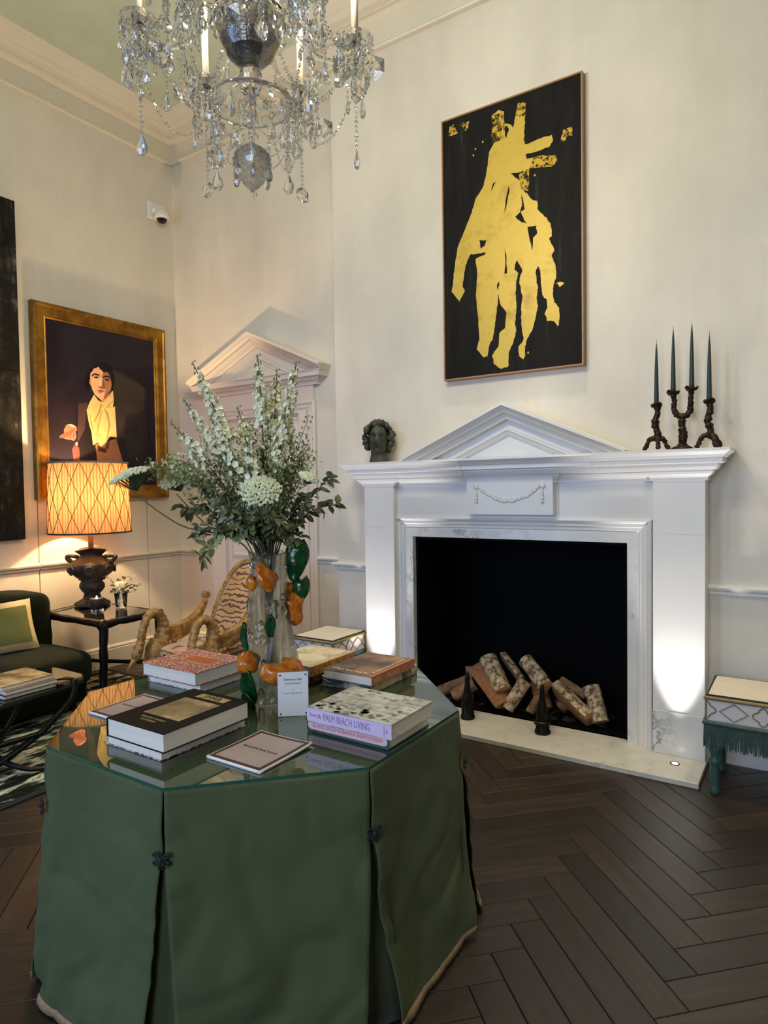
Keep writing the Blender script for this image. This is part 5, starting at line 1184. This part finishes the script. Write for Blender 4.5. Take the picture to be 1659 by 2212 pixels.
for q in range(9):
    a = q * .7; e = V((cos(a) * .09, sin(a) * .09, .15 + .07 * sin(q * 2.3) + .03)); eu.tube([(0, 0, .11), e], .0015, 4)
    for i in range(6):
        p = V((0, 0, .11)).lerp(e, .35 + .13 * i); leaf(eu, p, V((fr5.uniform(-1, 1), fr5.uniform(-1, 1), fr5.uniform(-.2, 1))), fr5.uniform(.03, .045), fr5.uniform(.022, .032))
e = RV * .13 + V((0, 0, .18)); eu.tube([(0, 0, .11), e], .0015, 4)
for i in range(6): leaf(eu, V((0, 0, .11)).lerp(e, .5 + .1 * i), RV + V((0, 0, fr5.uniform(-1, 1))), .032, .024)
part('eucalyptus', eu, M['leafg'], rv, kind='stuff')
# votive
vt = thing('votive_candle', 'lit votive candle in a small dark rough holder before the lamp', 'candle', (-4.485, 2.885, st_z + .001))
part('glass_base', MB().lathe([(0, 0), (.045, 0), (.045, .02), (.0, .02)], 20), M['clearb'], vt, smooth=False)
part('holder', MB().lathe([(.038, .02), (.048, .022), (.052, .06), (.048, .095), (.040, .10), (.034, .094), (.036, .06), (0, .055)], 20).jitter(.008, 40, 5), M['urn'], vt, smooth=True)
part('wax', MB().lathe([(0, .074), (.034, .073)], 16, cap=False), mat('warm_wax', (255, 214, 160), .5, emit=1.5), vt)
part('flame', MB().lathe([(0, .076), (.008, .086), (.007, .10), (0, .118)], 10), mat('flame', (255, 226, 190), .5, emit=40.), vt, smooth=True)
light('votive_light', 'POINT', (-4.485, 2.885, st_z + .10), .6, (1., .66, .3), shadow_soft_size=.012)

# sofa
M['velvet'] = cloth_mat('dark_green_velvet', (15, 21, 12), (24, 31, 19), .85, .03)
sofa = thing('sofa', 'dark green velvet sofa with rounded seat along the left wall', 'sofa', (-4.55, 1.45, RZ))
def puff(x0, x1, y0, y1, z0, z1, r, n=6, bulge=0.):
    """rounded cushion: box with generous rounded edges via subdivided superellipsoid"""
    mb = MB(); nu, nv = 40, 20; c = V(((x0 + x1) / 2, (y0 + y1) / 2, (z0 + z1) / 2)); a, b, h = (x1 - x0) / 2, (y1 - y0) / 2, (z1 - z0) / 2
    sg = lambda v, e: math.copysign(abs(v) ** e, v); vs = []
    for j in range(nv + 1):
        t = -pi / 2 + pi * j / nv
        for k in range(nu):
            p = 2 * pi * k / nu
            x, y, z = sg(cos(t), r) * sg(cos(p), r), sg(cos(t), r) * sg(sin(p), r), sg(sin(t), r)
            vs.append(c + V((a * x, b * y, h * z + bulge * (1 - x * x) * (1 - y * y) * z)))
    mb.add(vs, [(j * nu + k, j * nu + (k + 1) % nu, (j + 1) * nu + (k + 1) % nu, (j + 1) * nu + k) for j in range(nv) for k in range(nu)]); return mb
part('back', puff(-.42, -.13, -1.25, 1.22, .14, .80, .22), M['velvet'], sofa, smooth=True)
part('seat', puff(-.33, .47, -1.25, 1.25, .13, .43, .42), M['velvet'], sofa, smooth=True)
part('base', MB().box(-.38, .36, -1.18, 1.16, .06, .20), M['black'], sofa, bev=.02)
for x in (-.33, .30):
    for y in (-1.1, 1.08): part('leg', MB().lathe([(.022, 0), (.026, .06)], 12, (x, y, 0)), M['black'], sofa)
cu = thing('cushion', 'olive green lumbar cushion with cream border on the sofa', 'cushion', (-4.555, 2.12, .42))
def pillow(w_, h_, d_, us=1., vs_=1., off=0., sides=(1, -1)):
    mb = MB(); nu, nv = 16, 12; F_ = []
    for s_ in sides:
        o = len(mb.v); vs = []
        for j in range(nv + 1):
            for i in range(nu + 1):
                u, v = (2 * i / nu - 1) * us, (2 * j / nv - 1) * vs_; e = (1 - u ** 4) * (1 - v ** 4)
                vs.append((s_ * (d_ * e ** .6 + .006 + off), w_ * u * (1 - .04 * (1 - v * v)), h_ * v * (1 - .05 * (1 - u * u))))
        mb.add(vs, [(j * (nu + 1) + i, j * (nu + 1) + i + 1, (j + 1) * (nu + 1) + i + 1, (j + 1) * (nu + 1) + i) for j in range(nv) for i in range(nu)])
    return mb
tl = Matrix.Translation((0, 0, .185)) @ Matrix.Rotation(-.32, 4, 'Y')
M['cream'] = mat('cream_border', (206, 184, 138), .8, var=.05); M['olive'] = cloth_mat('olive_fabric', (98, 104, 56), (112, 116, 66), .8, .2)
part('border', pillow(.33, .175, .050).xf(tl), M['cream'], cu, smooth=True)
part('front_panel', pillow(.33, .175, .050, .86, .74, .003, (1,)).xf(tl), M['olive'], cu, smooth=True)

# low glass table with bronze twigs
ct = thing('coffee_table', 'low glass coffee table on dark bronze branches before the sofa', 'table', (-3.72, 1.45, RZ))
out = []
def corner(cx, cy, r, a0, a1, n=7): return [(cx + r * cos(lerp(a0, a1, i / n)), cy + r * sin(lerp(a0, a1, i / n))) for i in range(n + 1)]
# irregular rounded plan (local)
plan_ = corner(.06, .62, .16, 0, pi / 2) + corner(-.16, .64, .14, pi / 2, pi) + corner(-.14, -.62, .18, pi, 1.5 * pi) + corner(.20, -.62, .18, 1.5 * pi, 2 * pi)
cz = .415
part('glass_top', MB().poly([(x, y, cz) for x, y in plan_]), thin_glass('low_table_glass', (.78, .86, .80, 1), 2.2), ct)
ge = MB()
for i in range(len(plan_)): a, b = plan_[i], plan_[(i + 1) % len(plan_)]; ge.quad((a[0], a[1], cz - .018), (b[0], b[1], cz - .018), (b[0], b[1], cz), (a[0], a[1], cz))
part('glass_edge', ge, mat('low_glass_edge', (38, 52, 38), .2), ct)
br_ = [([(.205, .66, cz + .02), (.225, .62, .33), (.20, .45, .18), (.10, .30, .06), (.06, .20, .012)], [.020, .018, .017, .018, .02]), ([(.20, .45, .18), (.12, .1, .16), (.10, -.3, .12), (.20, -.55, .02)], [.016, .014, .014, .018]),
       ([(.10, .30, .06), (.24, .36, .03), (.30, .46, .012)], [.016, .013, .012]), ([(-.18, .60, cz - .03), (-.16, .5, .22), (-.05, .35, .08), (.10, .30, .06)], [.016, .016, .016, .016]), ([(-.2, -.6, cz - .03), (-.1, -.5, .2), (.05, -.4, .1), (.10, -.3, .12)], [.016, .016, .016, .016]),
       ([(.30, -.62, cz - .03), (.28, -.55, .22), (.2, -.4, .08), (.15, -.2, .012)], [.016, .016, .016, .018]), ([(-.05, .35, .08), (-.2, .2, .012)], [.015, .016]), ([(-.1, -.5, .2), (-.22, -.45, .012)], [.015, .016])]
for i, (pp, rr) in enumerate(br_): part('branch', twig(MB(), pp, rr, 30 + i), M['iron'], ct, smooth=True)
fg = MB()
for k in range(4): fg.tube(smooth_path([(.205, .655, cz + .02), (.17, .63 - k * .012, cz + .028), (.135 - .01 * (k % 2), .615 - k * .016, cz + .014)], 4), .006, 6)
part('twig_claw', fg, M['iron'], ct, smooth=True)
tanp = cover_noise('tan_photo_cover', [(.36, (88, 66, 40)), (.5, (150, 126, 86)), (.62, (196, 176, 132)), (.75, (214, 200, 160))], 9, 4)
gb1 = mat('grey_board', (112, 100, 92), .6); gb2 = mat('olive_board', (64, 62, 44), .6); gb3 = mat('rose_board', (142, 112, 100), .6)
c0 = cz + RZ + .001
book('olive-bound book at the bottom of the stack on the low glass table', -3.80, -3.518, 1.72, 2.005, c0, .022, 'W', gb2, group=G2)
book('rose-grey book in the middle of the stack on the low glass table', -3.80, -3.512, 1.725, 2.01, c0 + .0225, .024, 'W', gb3, group=G2)
book('tan photo-covered book on top of the stack on the low glass table', -3.815, -3.530, 1.715, 1.995, c0 + .047, .024, 'W', tanp, gb1, group=G2)

# rug
t = NT('painted_rug'); mp = t.obj((1, 1, 1))
n1 = t.n('TexNoise', {'Vector': t.obj((3.2, 1.3, 1), rot=(0, 0, .5)), 'Scale': 4.2, 'Detail': 6., 'Roughness': .62, 'Distortion': .6})
c = t.ramp(n1, [(.42, S(20, 26, 22)), (.48, S(44, 56, 46)), (.53, S(140, 146, 126)), (.62, S(206, 204, 180)), (.70, S(56, 70, 60))])
n2 = t.n('TexNoise', {'Vector': mp, 'Scale': 260., 'Detail': 2.}); bp = t.n('Bump', {'Strength': .4, 'Distance': .004, 'Height': n2})
M['rug'] = t.done(t.n('BsdfPrincipled', {'Base Color': c, 'Roughness': .95, 'Normal': bp, 'Specular IOR Level': .1}))
rg = thing('rug', 'green, black and cream mottled rug with dark binding under the seating', 'rug', (-4.1, 1.4, 0))
part('pile', MB().box(-.90, .85, -1.9, 1.86, .0005, .012), M['rug'], rg)
part('binding', MB().mould([(.89, -1.94, 0), (.89, 1.90, 0), (-.94, 1.90, 0), (-.94, -1.94, 0)], (0, 0, 1), [(0, .0005), (0, .010), (.006, .014), (.036, .014), (.042, .012), (.042, .0005)], closed=True), mat('dark_binding', (24, 24, 28), .85), rg)

# swan armchair
t = NT('tiger_fabric'); mp = t.obj()
wv = t.n('TexWave', {'Vector': t.obj((1, 1, 1)), 'Scale': 8.5, 'Distortion': 7., 'Detail': 3., 'Detail Scale': 1.6}, bands_direction='Z')
sp_ = t.n('TexNoise', {'Vector': mp, 'Scale': 9., 'Detail': 3.})
m1 = t.ramp(wv, [(.16, (1, 1, 1, 1)), (.26, (0, 0, 0, 1))]); m2 = t.ramp(sp_, [(.34, (0, 0, 0, 1)), (.42, (1, 1, 1, 1))])
mm = t.n('Math', {0: m1, 1: m2}, operation='MULTIPLY'); nb = t.n('TexNoise', {'Vector': mp, 'Scale': 5.})
cb = t.ramp(nb, [(.35, S(206, 172, 132)), (.65, S(186, 140, 88))]); mx = t.mix(mm, cb, S(84, 54, 34))
M['tiger'] = t.done(t.n('BsdfPrincipled', {'Base Color': (mx, 2), 'Roughness': .8, 'Sheen Weight': .2}))
ch_ = thing('armchair', 'gilt swan-armed armchair upholstered in tiger stripe fabric', 'chair', (-3.44, 3.06, RZ))
W_ = .245
part('seat_cushion', puff(-W_ + .02, W_ - .02, -.30, .20, .33, .47, .35), M['tiger'], ch_, smooth=True)
part('seat_frame', MB().box(-W_, W_, -.30, .24, .27, .35), M['giltwood'], ch_, bev=.015)
bk = []; n = 14
out_ = [(-.235, .42), (-.232, .55), (-.222, .68), (-.195, .80), (-.150, .905), (-.10, .955), (-.03, .972)]
out_ = out_ + [(-x, z) for x, z in reversed(out_)]
def bpos(x, z, o): return V((x, .20 + (z - .42) * .36 + o + .10 * (abs(x) / .24) ** 2 * -.35, z))
def slab(sc, o0, o1, dome):
    mb = MB(); N_ = len(out_); cz_ = .66
    def ring(s, o): return [bpos(x * s, cz_ + (z - cz_) * s, o) for x, z in out_]
    rs = [ring(1 * sc, o0), ring(1 * sc, o1), ring(.82 * sc, o1 - dome * .7), ring(.45 * sc, o1 - dome)]
    vs = [p for r in rs for p in r]; fs = []
    for j in range(3): fs += [(j * N_ + k, j * N_ + (k + 1) % N_, (j + 1) * N_ + (k + 1) % N_, (j + 1) * N_ + k) for k in range(N_)]
    fs += [tuple(range(N_)), tuple(3 * N_ + k for k in range(N_))]; return mb.add(vs, fs)
part('backrest', slab(.92, .045, -.005, .035), M['tiger'], ch_, smooth=True)
fpth = [bpos(x, z, .01) for x, z in out_]
bf = part('back_frame', MB().tube(smooth_path(fpth, 4), .022, 8), M['giltwood'], ch_, smooth=True)
nl = MB()
for p in smooth_path([bpos(x * .95, z, -.012) for x, z in out_], 4)[::1]: nl.sphere(p, .0065, 6, 4)
part('carved_beading', nl, mat('pale_gilt', (206, 172, 110), .4, metal=.4), bf, smooth=True, kind='stuff')
for s_ in (-1, 1):
    x = s_ * W_
    am = MB(); top = smooth_path([(x, -.22, .575), (x, -.08, .578), (x, .04, .612), (x, .12, .675), (x, .17, .735)], 5); N_ = len(top); vs = []
    for p in top:
        hgt = .108 if p.y < .03 else .108 - (p.y - .03) * .35
        for dx, dz in ((-.026, 0), (-.030, -.022), (-.020, -hgt), (.020, -hgt), (.030, -.022), (.026, 0), (0, .008)): vs.append(p + V((dx, 0, dz)))
    am.add(vs, [(j * 7 + k, j * 7 + (k + 1) % 7, (j + 1) * 7 + (k + 1) % 7, (j + 1) * 7 + k) for j in range(N_ - 1) for k in range(7)] + [tuple(range(7)), tuple((N_ - 1) * 7 + k for k in range(7))])
    ar = part('arm', am, M['giltwood'], ch_, bev=.006)
    part('scroll', MB().lathe([(0, -.026), (.022, -.026), (.026, -.02), (.026, .02), (.022, .026), (0, .026)], 14, (x, .175, .745), ax=Matrix.Rotation(pi / 2, 3, 'Y')), M['giltwood'], ar, smooth=True)
    # swan: breast and body run down into the leg, the neck loops forward and the head hangs
    sw_ = MB(); nk = smooth_path([(x, -.235, .46), (x, -.205, .55), (x, -.210, .63), (x, -.260, .685), (x, -.325, .668), (x, -.362, .59), (x, -.385, .51), (x, -.405, .455)], 6)
    rn = radii([.060, .044, .034, .029, .027, .026, .027, .033], 6)
    sw_.tube(nk, [r_ * (1 + .10 * sin(q_ * 2.1)) for q_, r_ in enumerate(rn)], 12)
    sn = part('swan_neck', sw_.jitter(.004, 50, s_), M['giltwood'], ch_, smooth=True)
    hd = MB().sphere((x, -.412, .440), .040, 14, 10, (.80, .95, 1.30), Matrix.Rotation(-.35, 3, 'X'))
    part('swan_head', hd, M['giltwood'], sn, smooth=True)
    part('swan_beak', MB().tube([(x, -.425, .412), (x, -.455, .378), (x, -.490, .345)], [.022, .016, .005], 8), M['giltwood'], sn, smooth=True)
    bd = MB().tube(smooth_path([(x, -.24, .50), (x, -.265, .42), (x, -.275, .33), (x, -.255, .22), (x, -.25, .12), (x, -.275, .05), (x, -.30, .001)], 6), radii([.058, .076, .074, .054, .038, .036, .042], 6), 12)
    for q_ in (-1, 1): part('eye', MB().sphere((x + q_ * .030, -.418, .452), .006, 6, 5), M['black'], sn, smooth=True)
    wg = MB()
    for r__ in range(4):
        for c_ in range(4):
            y_ = -.24 + c_ * .035 + (r__ % 2) * .017; z_ = .47 - r__ * .034
            for q_ in (-1, 1): wg.sphere((x + q_ * (.060 - .006 * abs(r__ - 1)), y_ - .02, z_), .020, 7, 5, (.45, .95, 1.15))
    part('carved_feathers', wg, M['giltwood'], ch_, smooth=True, kind='stuff')
    part('swan_body_leg', bd.jitter(.006, 45, s_ + 3), M['giltwood'], ch_, smooth=True)
    part('leg', MB().tube(smooth_path([(s_ * .20, .20, .30), (s_ * .20, .22, .15), (s_ * .205, .27, .001)], 5), radii([.026, .022, .020], 5), 10), M['giltwood'], ch_, smooth=True)

# fringed stools either side of the hearth
M['creamf'] = cloth_mat('cream_linen', (206, 196, 174), (216, 206, 184), .85, .15); M['whitef'] = cloth_mat('white_linen', (206, 200, 194), (214, 208, 202), .85, .15)
M['ogold'] = mat('olive_gold_cord', (140, 122, 78), .8, var=.2, vs=120); M['appl'] = mat('taupe_applique', (128, 112, 94), .85); M['teal'] = mat('teal_fringe', (70, 92, 86), .85, var=.25, vs=60); M['teall'] = mat('teal_lacquer', (54, 88, 80), .45, var=.12, vs=20)
M['navy'] = mat('dark_piping', (36, 38, 46), .7)
def stool(label, x0, x1, y0, y1):
    t = thing('stool', label, 'stool', ((x0 + x1) / 2, (y0 + y1) / 2, 0), group='fringed stools by the fireplace')
    a, b = (x1 - x0) / 2, (y1 - y0) / 2; zt, zs, zf = .50, .365, .355
    part('seat_box', MB().box(-a, a, -b, b, zs, zt - .012), M['whitef'], t, bev=.012, bseg=3)
    part('seat_top', MB().box(-a + .008, a - .008, -b + .008, b - .008, zt - .016, zt), M['creamf'], t, bev=.008, bseg=3)
    rect = lambda e, z: [(a + e, -b - e, z), (a + e, b + e, z), (-a - e, b + e, z), (-a - e, -b - e, z)]
    rp = lambda r, e, z: MB().mould(rect(e, z), (0, 0, 1), [(r * cos(q), r * sin(q)) for q in [j * pi / 3 for j in range(6)]], closed=True)
    part('gold_cord', rp(.010, .0, zt - .020), M['ogold'], t, smooth=True); part('dark_piping', rp(.004, -.003, zt - .006), M['navy'], t, smooth=True)
    # applique trellis: alternate diamonds and quatrefoils on each face
    for fx, fy, half in ((0, -1, a), (0, 1, a), (1, 0, b), (-1, 0, b)):
        ap_ = MB(); n_ = 4; stp = 2 * half / n_
        for i in range(n_ + 1):
            c = -half + i * stp; pts = []
            if i % 2 == 0:
                for k in range(28): q = 2 * pi * k / 28; r = .036 * (1 + .20 * cos(4 * q)); pts.append((c + r * cos(q), r * sin(q)))
            else: pts = [(c + .060, 0), (c, .042), (c - .060, 0), (c, -.042)]
            wd = .0035
            P3 = []
            for u, v in pts:
                u = max(-half, min(half, u)); z = (zs + zt - .02) / 2 + v
                P3.append(V((u if fx == 0 else fx * (a + .001), u if fy == 0 else fy * (b + .001), z)))
            ap_.tube(P3, wd, 5, closed=True)
        part('applique', ap_, M['appl'], t)
    part('fringe_heading', rp(.012, .004, zs - .004), M['teal'], t, smooth=True)
    fg = MB(); r_ = random.Random(int(x0 * 100))
    for p, q in ((0, -1), (0, 1), (1, 0), (-1, 0)):
        half = a if p == 0 else b; n_ = int(2 * half / .003)
        for i in range(n_ + 1):
            u = -half + 2 * half * i / n_ ; L = r_.uniform(.112, .130)
            A = V((u if p == 0 else p * (a + .006), u if q == 0 else q * (b + .006), zs)); o = V((p, q, 0)) * r_.uniform(-.003, .004) + V((r_.uniform(-.003, .003), r_.uniform(-.003, .003), 0))
            fg.tube([A, A + V((0, 0, -L * .5)) + o * .5, A + V((0, 0, -L)) + o], [.0032, .0028, .0018], 4)
    part('fringe', fg, M['teal'], t, kind='stuff')
    part('under_frame', MB().box(-a + .02, a - .02, -b + .02, b - .02, .30, zs), M['teall'], t)
    for x in (-a + .035, a - .035):
        for y in (-b + .035, b - .035):
            part('leg', MB().lathe([(.016, 0), (.022, .012), (.024, .03), (.018, .045), (.020, .055), (.022, .12), (.020, .15), (.027, .162), (.027, .172), (.018, .185), (.024, .205), (.028, .225), (.024, .245), (.022, .26), (.026, .32)], 16, (x, y, 0)), M['teall'], t, smooth=True)
stool('cream stool with teal fringe at the right of the fireplace', -.418, .06, 3.435, 3.80)
stool('cream stool with teal fringe left of the fireplace, behind the books', -3.01, -2.665, 3.415, 3.79)

# ================================================================== CHANDELIER
CH = V((TC.x, TC.y, 0)); cr7 = random.Random(9)
chd = thing('chandelier', 'large crystal chandelier with candle arms and drops hanging over the green table', 'chandelier', (CH.x, CH.y, 2.55))
CZ = 2.55
def cz_(p): return V((p[0], p[1], p[2] - CZ))
def bead(mb, p, d, r, L):
    d = d.normalized(); u = d.orthogonal().normalized(); v = d.cross(u)
    mb.add([p - d * L, p + u * r, p + v * r, p - u * r, p - v * r, p + d * L], [(0, 1, 2), (0, 2, 3), (0, 3, 4), (0, 4, 1), (5, 2, 1), (5, 3, 2), (5, 4, 3), (5, 1, 4)])
def chain(A, B, sag=0., r=.007, step=.0165):
    A, B = V(A), V(B); n = max(3, int(((B - A).length + sag * 1.2) / step)); pts = []
    for i in range(n + 1):
        t = i / n; p = A.lerp(B, t); p.z -= sag * 4 * t * (1 - t); pts.append(p)
    mb = MB()
    for i in range(n):
        bead(mb, (pts[i] + pts[i + 1]) / 2, pts[i + 1] - pts[i], r * (1.15 if i % 3 == 0 else .85), (pts[i + 1] - pts[i]).length * .5)
    return mb
def drop_mb(p, L, w, ph=0.):
    """almond cut pendant hanging from p"""
    n = 8; mb = MB(); L *= 1.2; w *= 1.35
    mb.lathe([(0, -L), (w * .30, -L * .93), (w * .5, -L * .70), (w * .42, -L * .45), (w * .16, -L * .12), (w * .06, 0)], n, p, ph=ph)
    for v in mb.v:
        q = v - V(p); a = ph * 1.7; u = V((cos(a), sin(a), 0)); k = q.dot(u); v -= u * k * .45
    return mb
def rosette(c, r, ang, th=.010):
    n = 12; mb = MB(); u = V((cos(ang), sin(ang), 0)); nrm = V((-sin(ang), cos(ang), 0)); z = V((0, 0, 1)); C_ = V(c)
    ring = [C_ + (u * cos(q) + z * sin(q)) * r * (1 if k % 2 else .86) for k, q in enumerate([2 * pi * k / n for k in range(n)])]
    mid = [[C_ + (u * cos(2 * pi * (k + .5) / n) + z * sin(2 * pi * (k + .5) / n)) * r * .45 + nrm * s_ * th for k in range(n)] for s_ in (-1, 1)]
    ce = [C_ + nrm * s_ * th * .7 for s_ in (-1, 1)]
    vs = ring + mid[0] + mid[1] + ce; fs = []
    for s_, o in ((0, n), (1, 2 * n)):
        for k in range(n):
            fs += [(k, (k + 1) % n, o + k), (o + k, (k + 1) % n, o + (k + 1) % n), (o + k, o + (k + 1) % n, 3 * n + s_)]
    return mb.add(vs, fs)
def cpart(name, mb, m, parent=None, smooth=False, **k):
    for v in mb.v: v.z -= CZ
    return part(name, mb, M[m] if isinstance(m, str) else m, parent or chd, smooth=smooth, **k)
M['canopyb'] = M['brass']
cpart('ceiling_rose', MB().lathe([(.0, ZC - .001), (.11, ZC - .002), (.10, ZC - .03), (.05, ZC - .06), (.015, ZC - .08)], 24), 'brass', smooth=True)
lk = MB()
for i in range(14):
    c = V((0, 0, 4.02 + i * .062)); a = (i % 2) * pi / 2; lk.tube([c + V((.014 * cos(q) * cos(a), .014 * cos(q) * sin(a), .037 * sin(q))) for q in [j * pi / 5 for j in range(10)]], .003, 6, closed=True)
cpart('chain', lk, 'brass', smooth=True)
cpart('upper_stem', MB().lathe([(.012, 4.0), (.03, 3.97), (.016, 3.92), (.045, 3.84), (.05, 3.78), (.02, 3.72), (.018, 3.62), (.04, 3.58), (.022, 3.54), (.022, 3.42), (.045, 3.38), (.05, 3.34), (.03, 3.30), (.025, 3.24), (.05, 3.22)], 20), 'crystal')
bowl = cpart('silvered_bowl', MB().lathe([(.112, 3.17), (.118, 3.165), (.118, 3.15), (.114, 3.11), (.102, 3.065), (.080, 3.025), (.052, 2.998), (.03, 2.985), (.0, 2.982)], 40, cap=False), 'smoke', smooth=False)
cpart('bowl_rim', MB().lathe([(.112, 3.170), (.122, 3.170), (.122, 3.162), (.112, 3.162)], 40, cap=False), 'brass', bowl)
cpart('receiver', MB().lathe([(.06, 3.23), (.075, 3.215), (.075, 3.195), (.06, 3.18), (.03, 3.16)], 24), 'brass', smooth=True)
cpart('neck_ball', MB().lathe([(.0, 2.985), (.026, 2.98), (.040, 2.96), (.044, 2.94), (.036, 2.915), (.026, 2.905), (.0, 2.90)], 14), 'crystal')
dish = cpart('glass_dish', MB().lathe([(.03, 2.905), (.07, 2.900), (.11, 2.884), (.138, 2.864), (.146, 2.855), (.143, 2.852), (.132, 2.860), (.105, 2.878), (.065, 2.893), (.03, 2.898)], 36, cap=False), 'crystal')
cpart('dish_rim', MB().lathe([(.142, 2.853), (.150, 2.855), (.150, 2.859), (.142, 2.859)], 36, cap=False), 'crystal', dish)
cpart('lower_tube', MB().lathe([(.016, 2.90), (.017, 2.87), (.024, 2.84), (.024, 2.80), (.020, 2.785), (.010, 2.775), (.012, 2.755), (.004, 2.745), (.004, 2.715)], 14), 'crystal')
# pine cone finial: diamond-cut
fm = MB(); prof = []
for i in range(17):
    t = i / 16; prof.append((.068 * sin(pi * (t ** .72) * .97 + .03) ** .75 * (1 - .10 * t) if t < 1 else 0, lerp(2.714, 2.558, t)))
n = 26; vs = []
for j, (r, z) in enumerate(prof):
    for k in range(n): a = 2 * pi * (k + .5 * (j % 2)) / n; rr = max(.001, r) * (1 + (.05 if (k + j) % 2 else -.03)); vs.append((rr * cos(a), rr * sin(a), z))
fs = []
for j in range(len(prof) - 1):
    for k in range(n):
        a, b, c, d = j * n + k, j * n + (k + 1) % n, (j + 1) * n + (k + 1) % n, (j + 1) * n + k
        fs += [(a, b, d), (b, c, d)] if j % 2 else [(a, b, c), (a, c, d)]
M['cone'] = mat('cut_smoky_glass', (232, 229, 222), .05, trans=.9, metal=.0, ior=1.5, bump=.6, bs=60)
cpart('finial', fm.add(vs, fs), 'cone')
drops = []; RA = .37
def P(r, a, z): return V((r * cos(a), r * sin(a), z))
def hang(top, length, L, w, nm='pendant', ros=0.):
    """bead string with a pendant (or rosette) at its end"""
    top = V(top); end = top - V((0, 0, length))
    if length > .012: cpart('bead_string', chain(top, end), 'crystal')
    if ros: cpart('rosette', rosette(end - V((0, 0, ros)), ros, cr7.uniform(0, pi)), 'crystal')
    else: cpart(nm, drop_mb(end, L, w, cr7.uniform(0, 3)), 'crystal')
angs = [radians(42 + 60 * k) for k in range(6)]
for k, a in enumerate(angs):
    pth_ = smooth_path([P(.06, a, 3.20), P(.13, a, 3.13), P(.22, a, 3.045), P(.31, a, 3.03), P(RA, a, 3.075), P(RA, a, 3.095)], 6)
    arm = cpart('arm', MB().tube(pth_, .0095, 8), 'crystal')
    bc = P(RA, a, 0)
    cpart('bobeche', MB().lathe([(.010, 3.090), (.035, 3.094), (.058, 3.104), (.066, 3.112), (.064, 3.114), (.05, 3.107), (.02, 3.10), (.010, 3.10)], 18, bc, cap=False), 'crystal', arm)
    cpart('candle_cup', MB().lathe([(.012, 3.095), (.020, 3.10), (.024, 3.115), (.021, 3.13), (.014, 3.135)], 14, bc), 'smoke', arm)
    cpart('candle_tube', MB().lathe([(.0125, 3.132), (.0125, 3.345), (.009, 3.352), (0, 3.353)], 14, bc), 'ivory', arm, smooth=True)
    cpart('bulb', MB().lathe([(0, 3.352), (.007, 3.355), (.012, 3.372), (.010, 3.395), (.004, 3.42), (0, 3.428)], 12, bc), 'bulb', arm, smooth=True)
    light('bulb_light', 'POINT', CH + bc + V((0, 0, 3.47)), 21., (1., .91, .73), shadow_soft_size=.03)
    for q in range(8):
        b = a + 2 * pi * q / 8; hang(bc + P(.062, b, 3.106), .022 if q % 2 else .05, .040, .024)
    for q in range(3): cpart('rosette', rosette(bc + P(.05 + .02 * q, a + 1.2 + 2.1 * q, 3.03 - .03 * q), .034 + .006 * q, cr7.uniform(0, pi)), 'crystal', arm)
    for q in range(9): hang(bc + P(.03 + .02 * (q % 2), a + q * .7, 3.09), .06 + .035 * (q % 4), .045, .026)
    for q in range(3): hang(P(.22 + .05 * q, a - .35, 3.06), .05 + .04 * q, .05, .028)
    hang(bc + P(.0, 0, 3.088), .36, .062, .034, ros=(.034 if k in (1, 2, 4) else 0.))
    hang(bc + P(.045, a + .9, 3.095), .17, .058, .034); hang(bc + P(.045, a - .9, 3.095), .12, .055, .034)
    b2 = angs[(k + 1) % 6]; nb_ = P(RA, b2, 0)
    cpart('garland', chain(bc + V((0, 0, 3.10)), nb_ + V((0, 0, 3.10)), .10, .010, .022), 'crystal')
    cpart('garland', chain(bc + V((0, 0, 3.13)), P(.12, a + .25, 3.17), .06, .0085, .019), 'crystal'); cpart('garland', chain(bc + V((0, 0, 3.13)), P(.12, a - .25, 3.17), .05, .0085, .019), 'crystal')
    cpart('garland', chain(P(RA, a, 2.95), P(.146, a, 2.856 - .04), .14, .0055), 'crystal')
    md = P((RA) * .88, (a + (b2 if b2 > a else b2 + 2 * pi)) / 2, 3.0)
    cpart('rosette', rosette(P(.26, a + .45, 3.02), .042, a + pi / 2 + .6), 'crystal', arm)
    for q in range(7):
        s_ = .30 + .1 * q; p = pth_[int(s_ * (len(pth_) - 1))]
        hang(p - V((0, 0, .008)), .012 + .012 * (q % 3), .036, .020)
for q in range(14):
    b = 2 * pi * q / 14 + .1; hang(P(.146, b, 2.855), [.02, .10, .05][q % 3] + .02 * cr7.random(), .055, .026)
for q in range(6):
    b = angs[q] + .52; e = angs[q] - .52
    hang(P(.146, b, 2.855), .20, .06, .032, ros=(.033 if q % 2 else 0.))
    cpart('garland', chain(P(.146, e, 2.80), P(.05, angs[q], 2.73), .05, .005), 'crystal'); cpart('garland', chain(P(.146, e, 2.75), P(.146, b, 2.75), .06, .005), 'crystal')
for q in range(12):
    b = 2 * pi * q / 12; hang(P(.12, b, 3.165), .03, .04, .022); cpart('garland', chain(P(.12, b, 3.165), P(.12, b + pi / 6, 3.165), .035, .0055), 'crystal')
for q in range(6): hang(P(.062, 2 * pi * q / 6 + .3, 2.70), .055, .055, .026)
for x, y in FILL_DOWN:  # made-up fittings for the added ceiling fill spots
    t = thing('downlight', 'recessed ceiling downlight ' + ('before the left wall', 'before the door', 'before the fireplace', 'at the right before the fireplace wall')[FILL_DOWN.index((x, y))], 'light', (x, y, ZC), group='recessed ceiling downlights')
    part('bezel', MB().lathe([(.055, 0), (.07, 0), (.07, -.006), (.055, -.004)], 24, cap=False), M['white'], t)
    part('lens', MB().lathe([(0, -.001), (.055, -.001)], 20, cap=False), mat('downlight_lens', (255, 226, 180), .4, emit=6.), t)
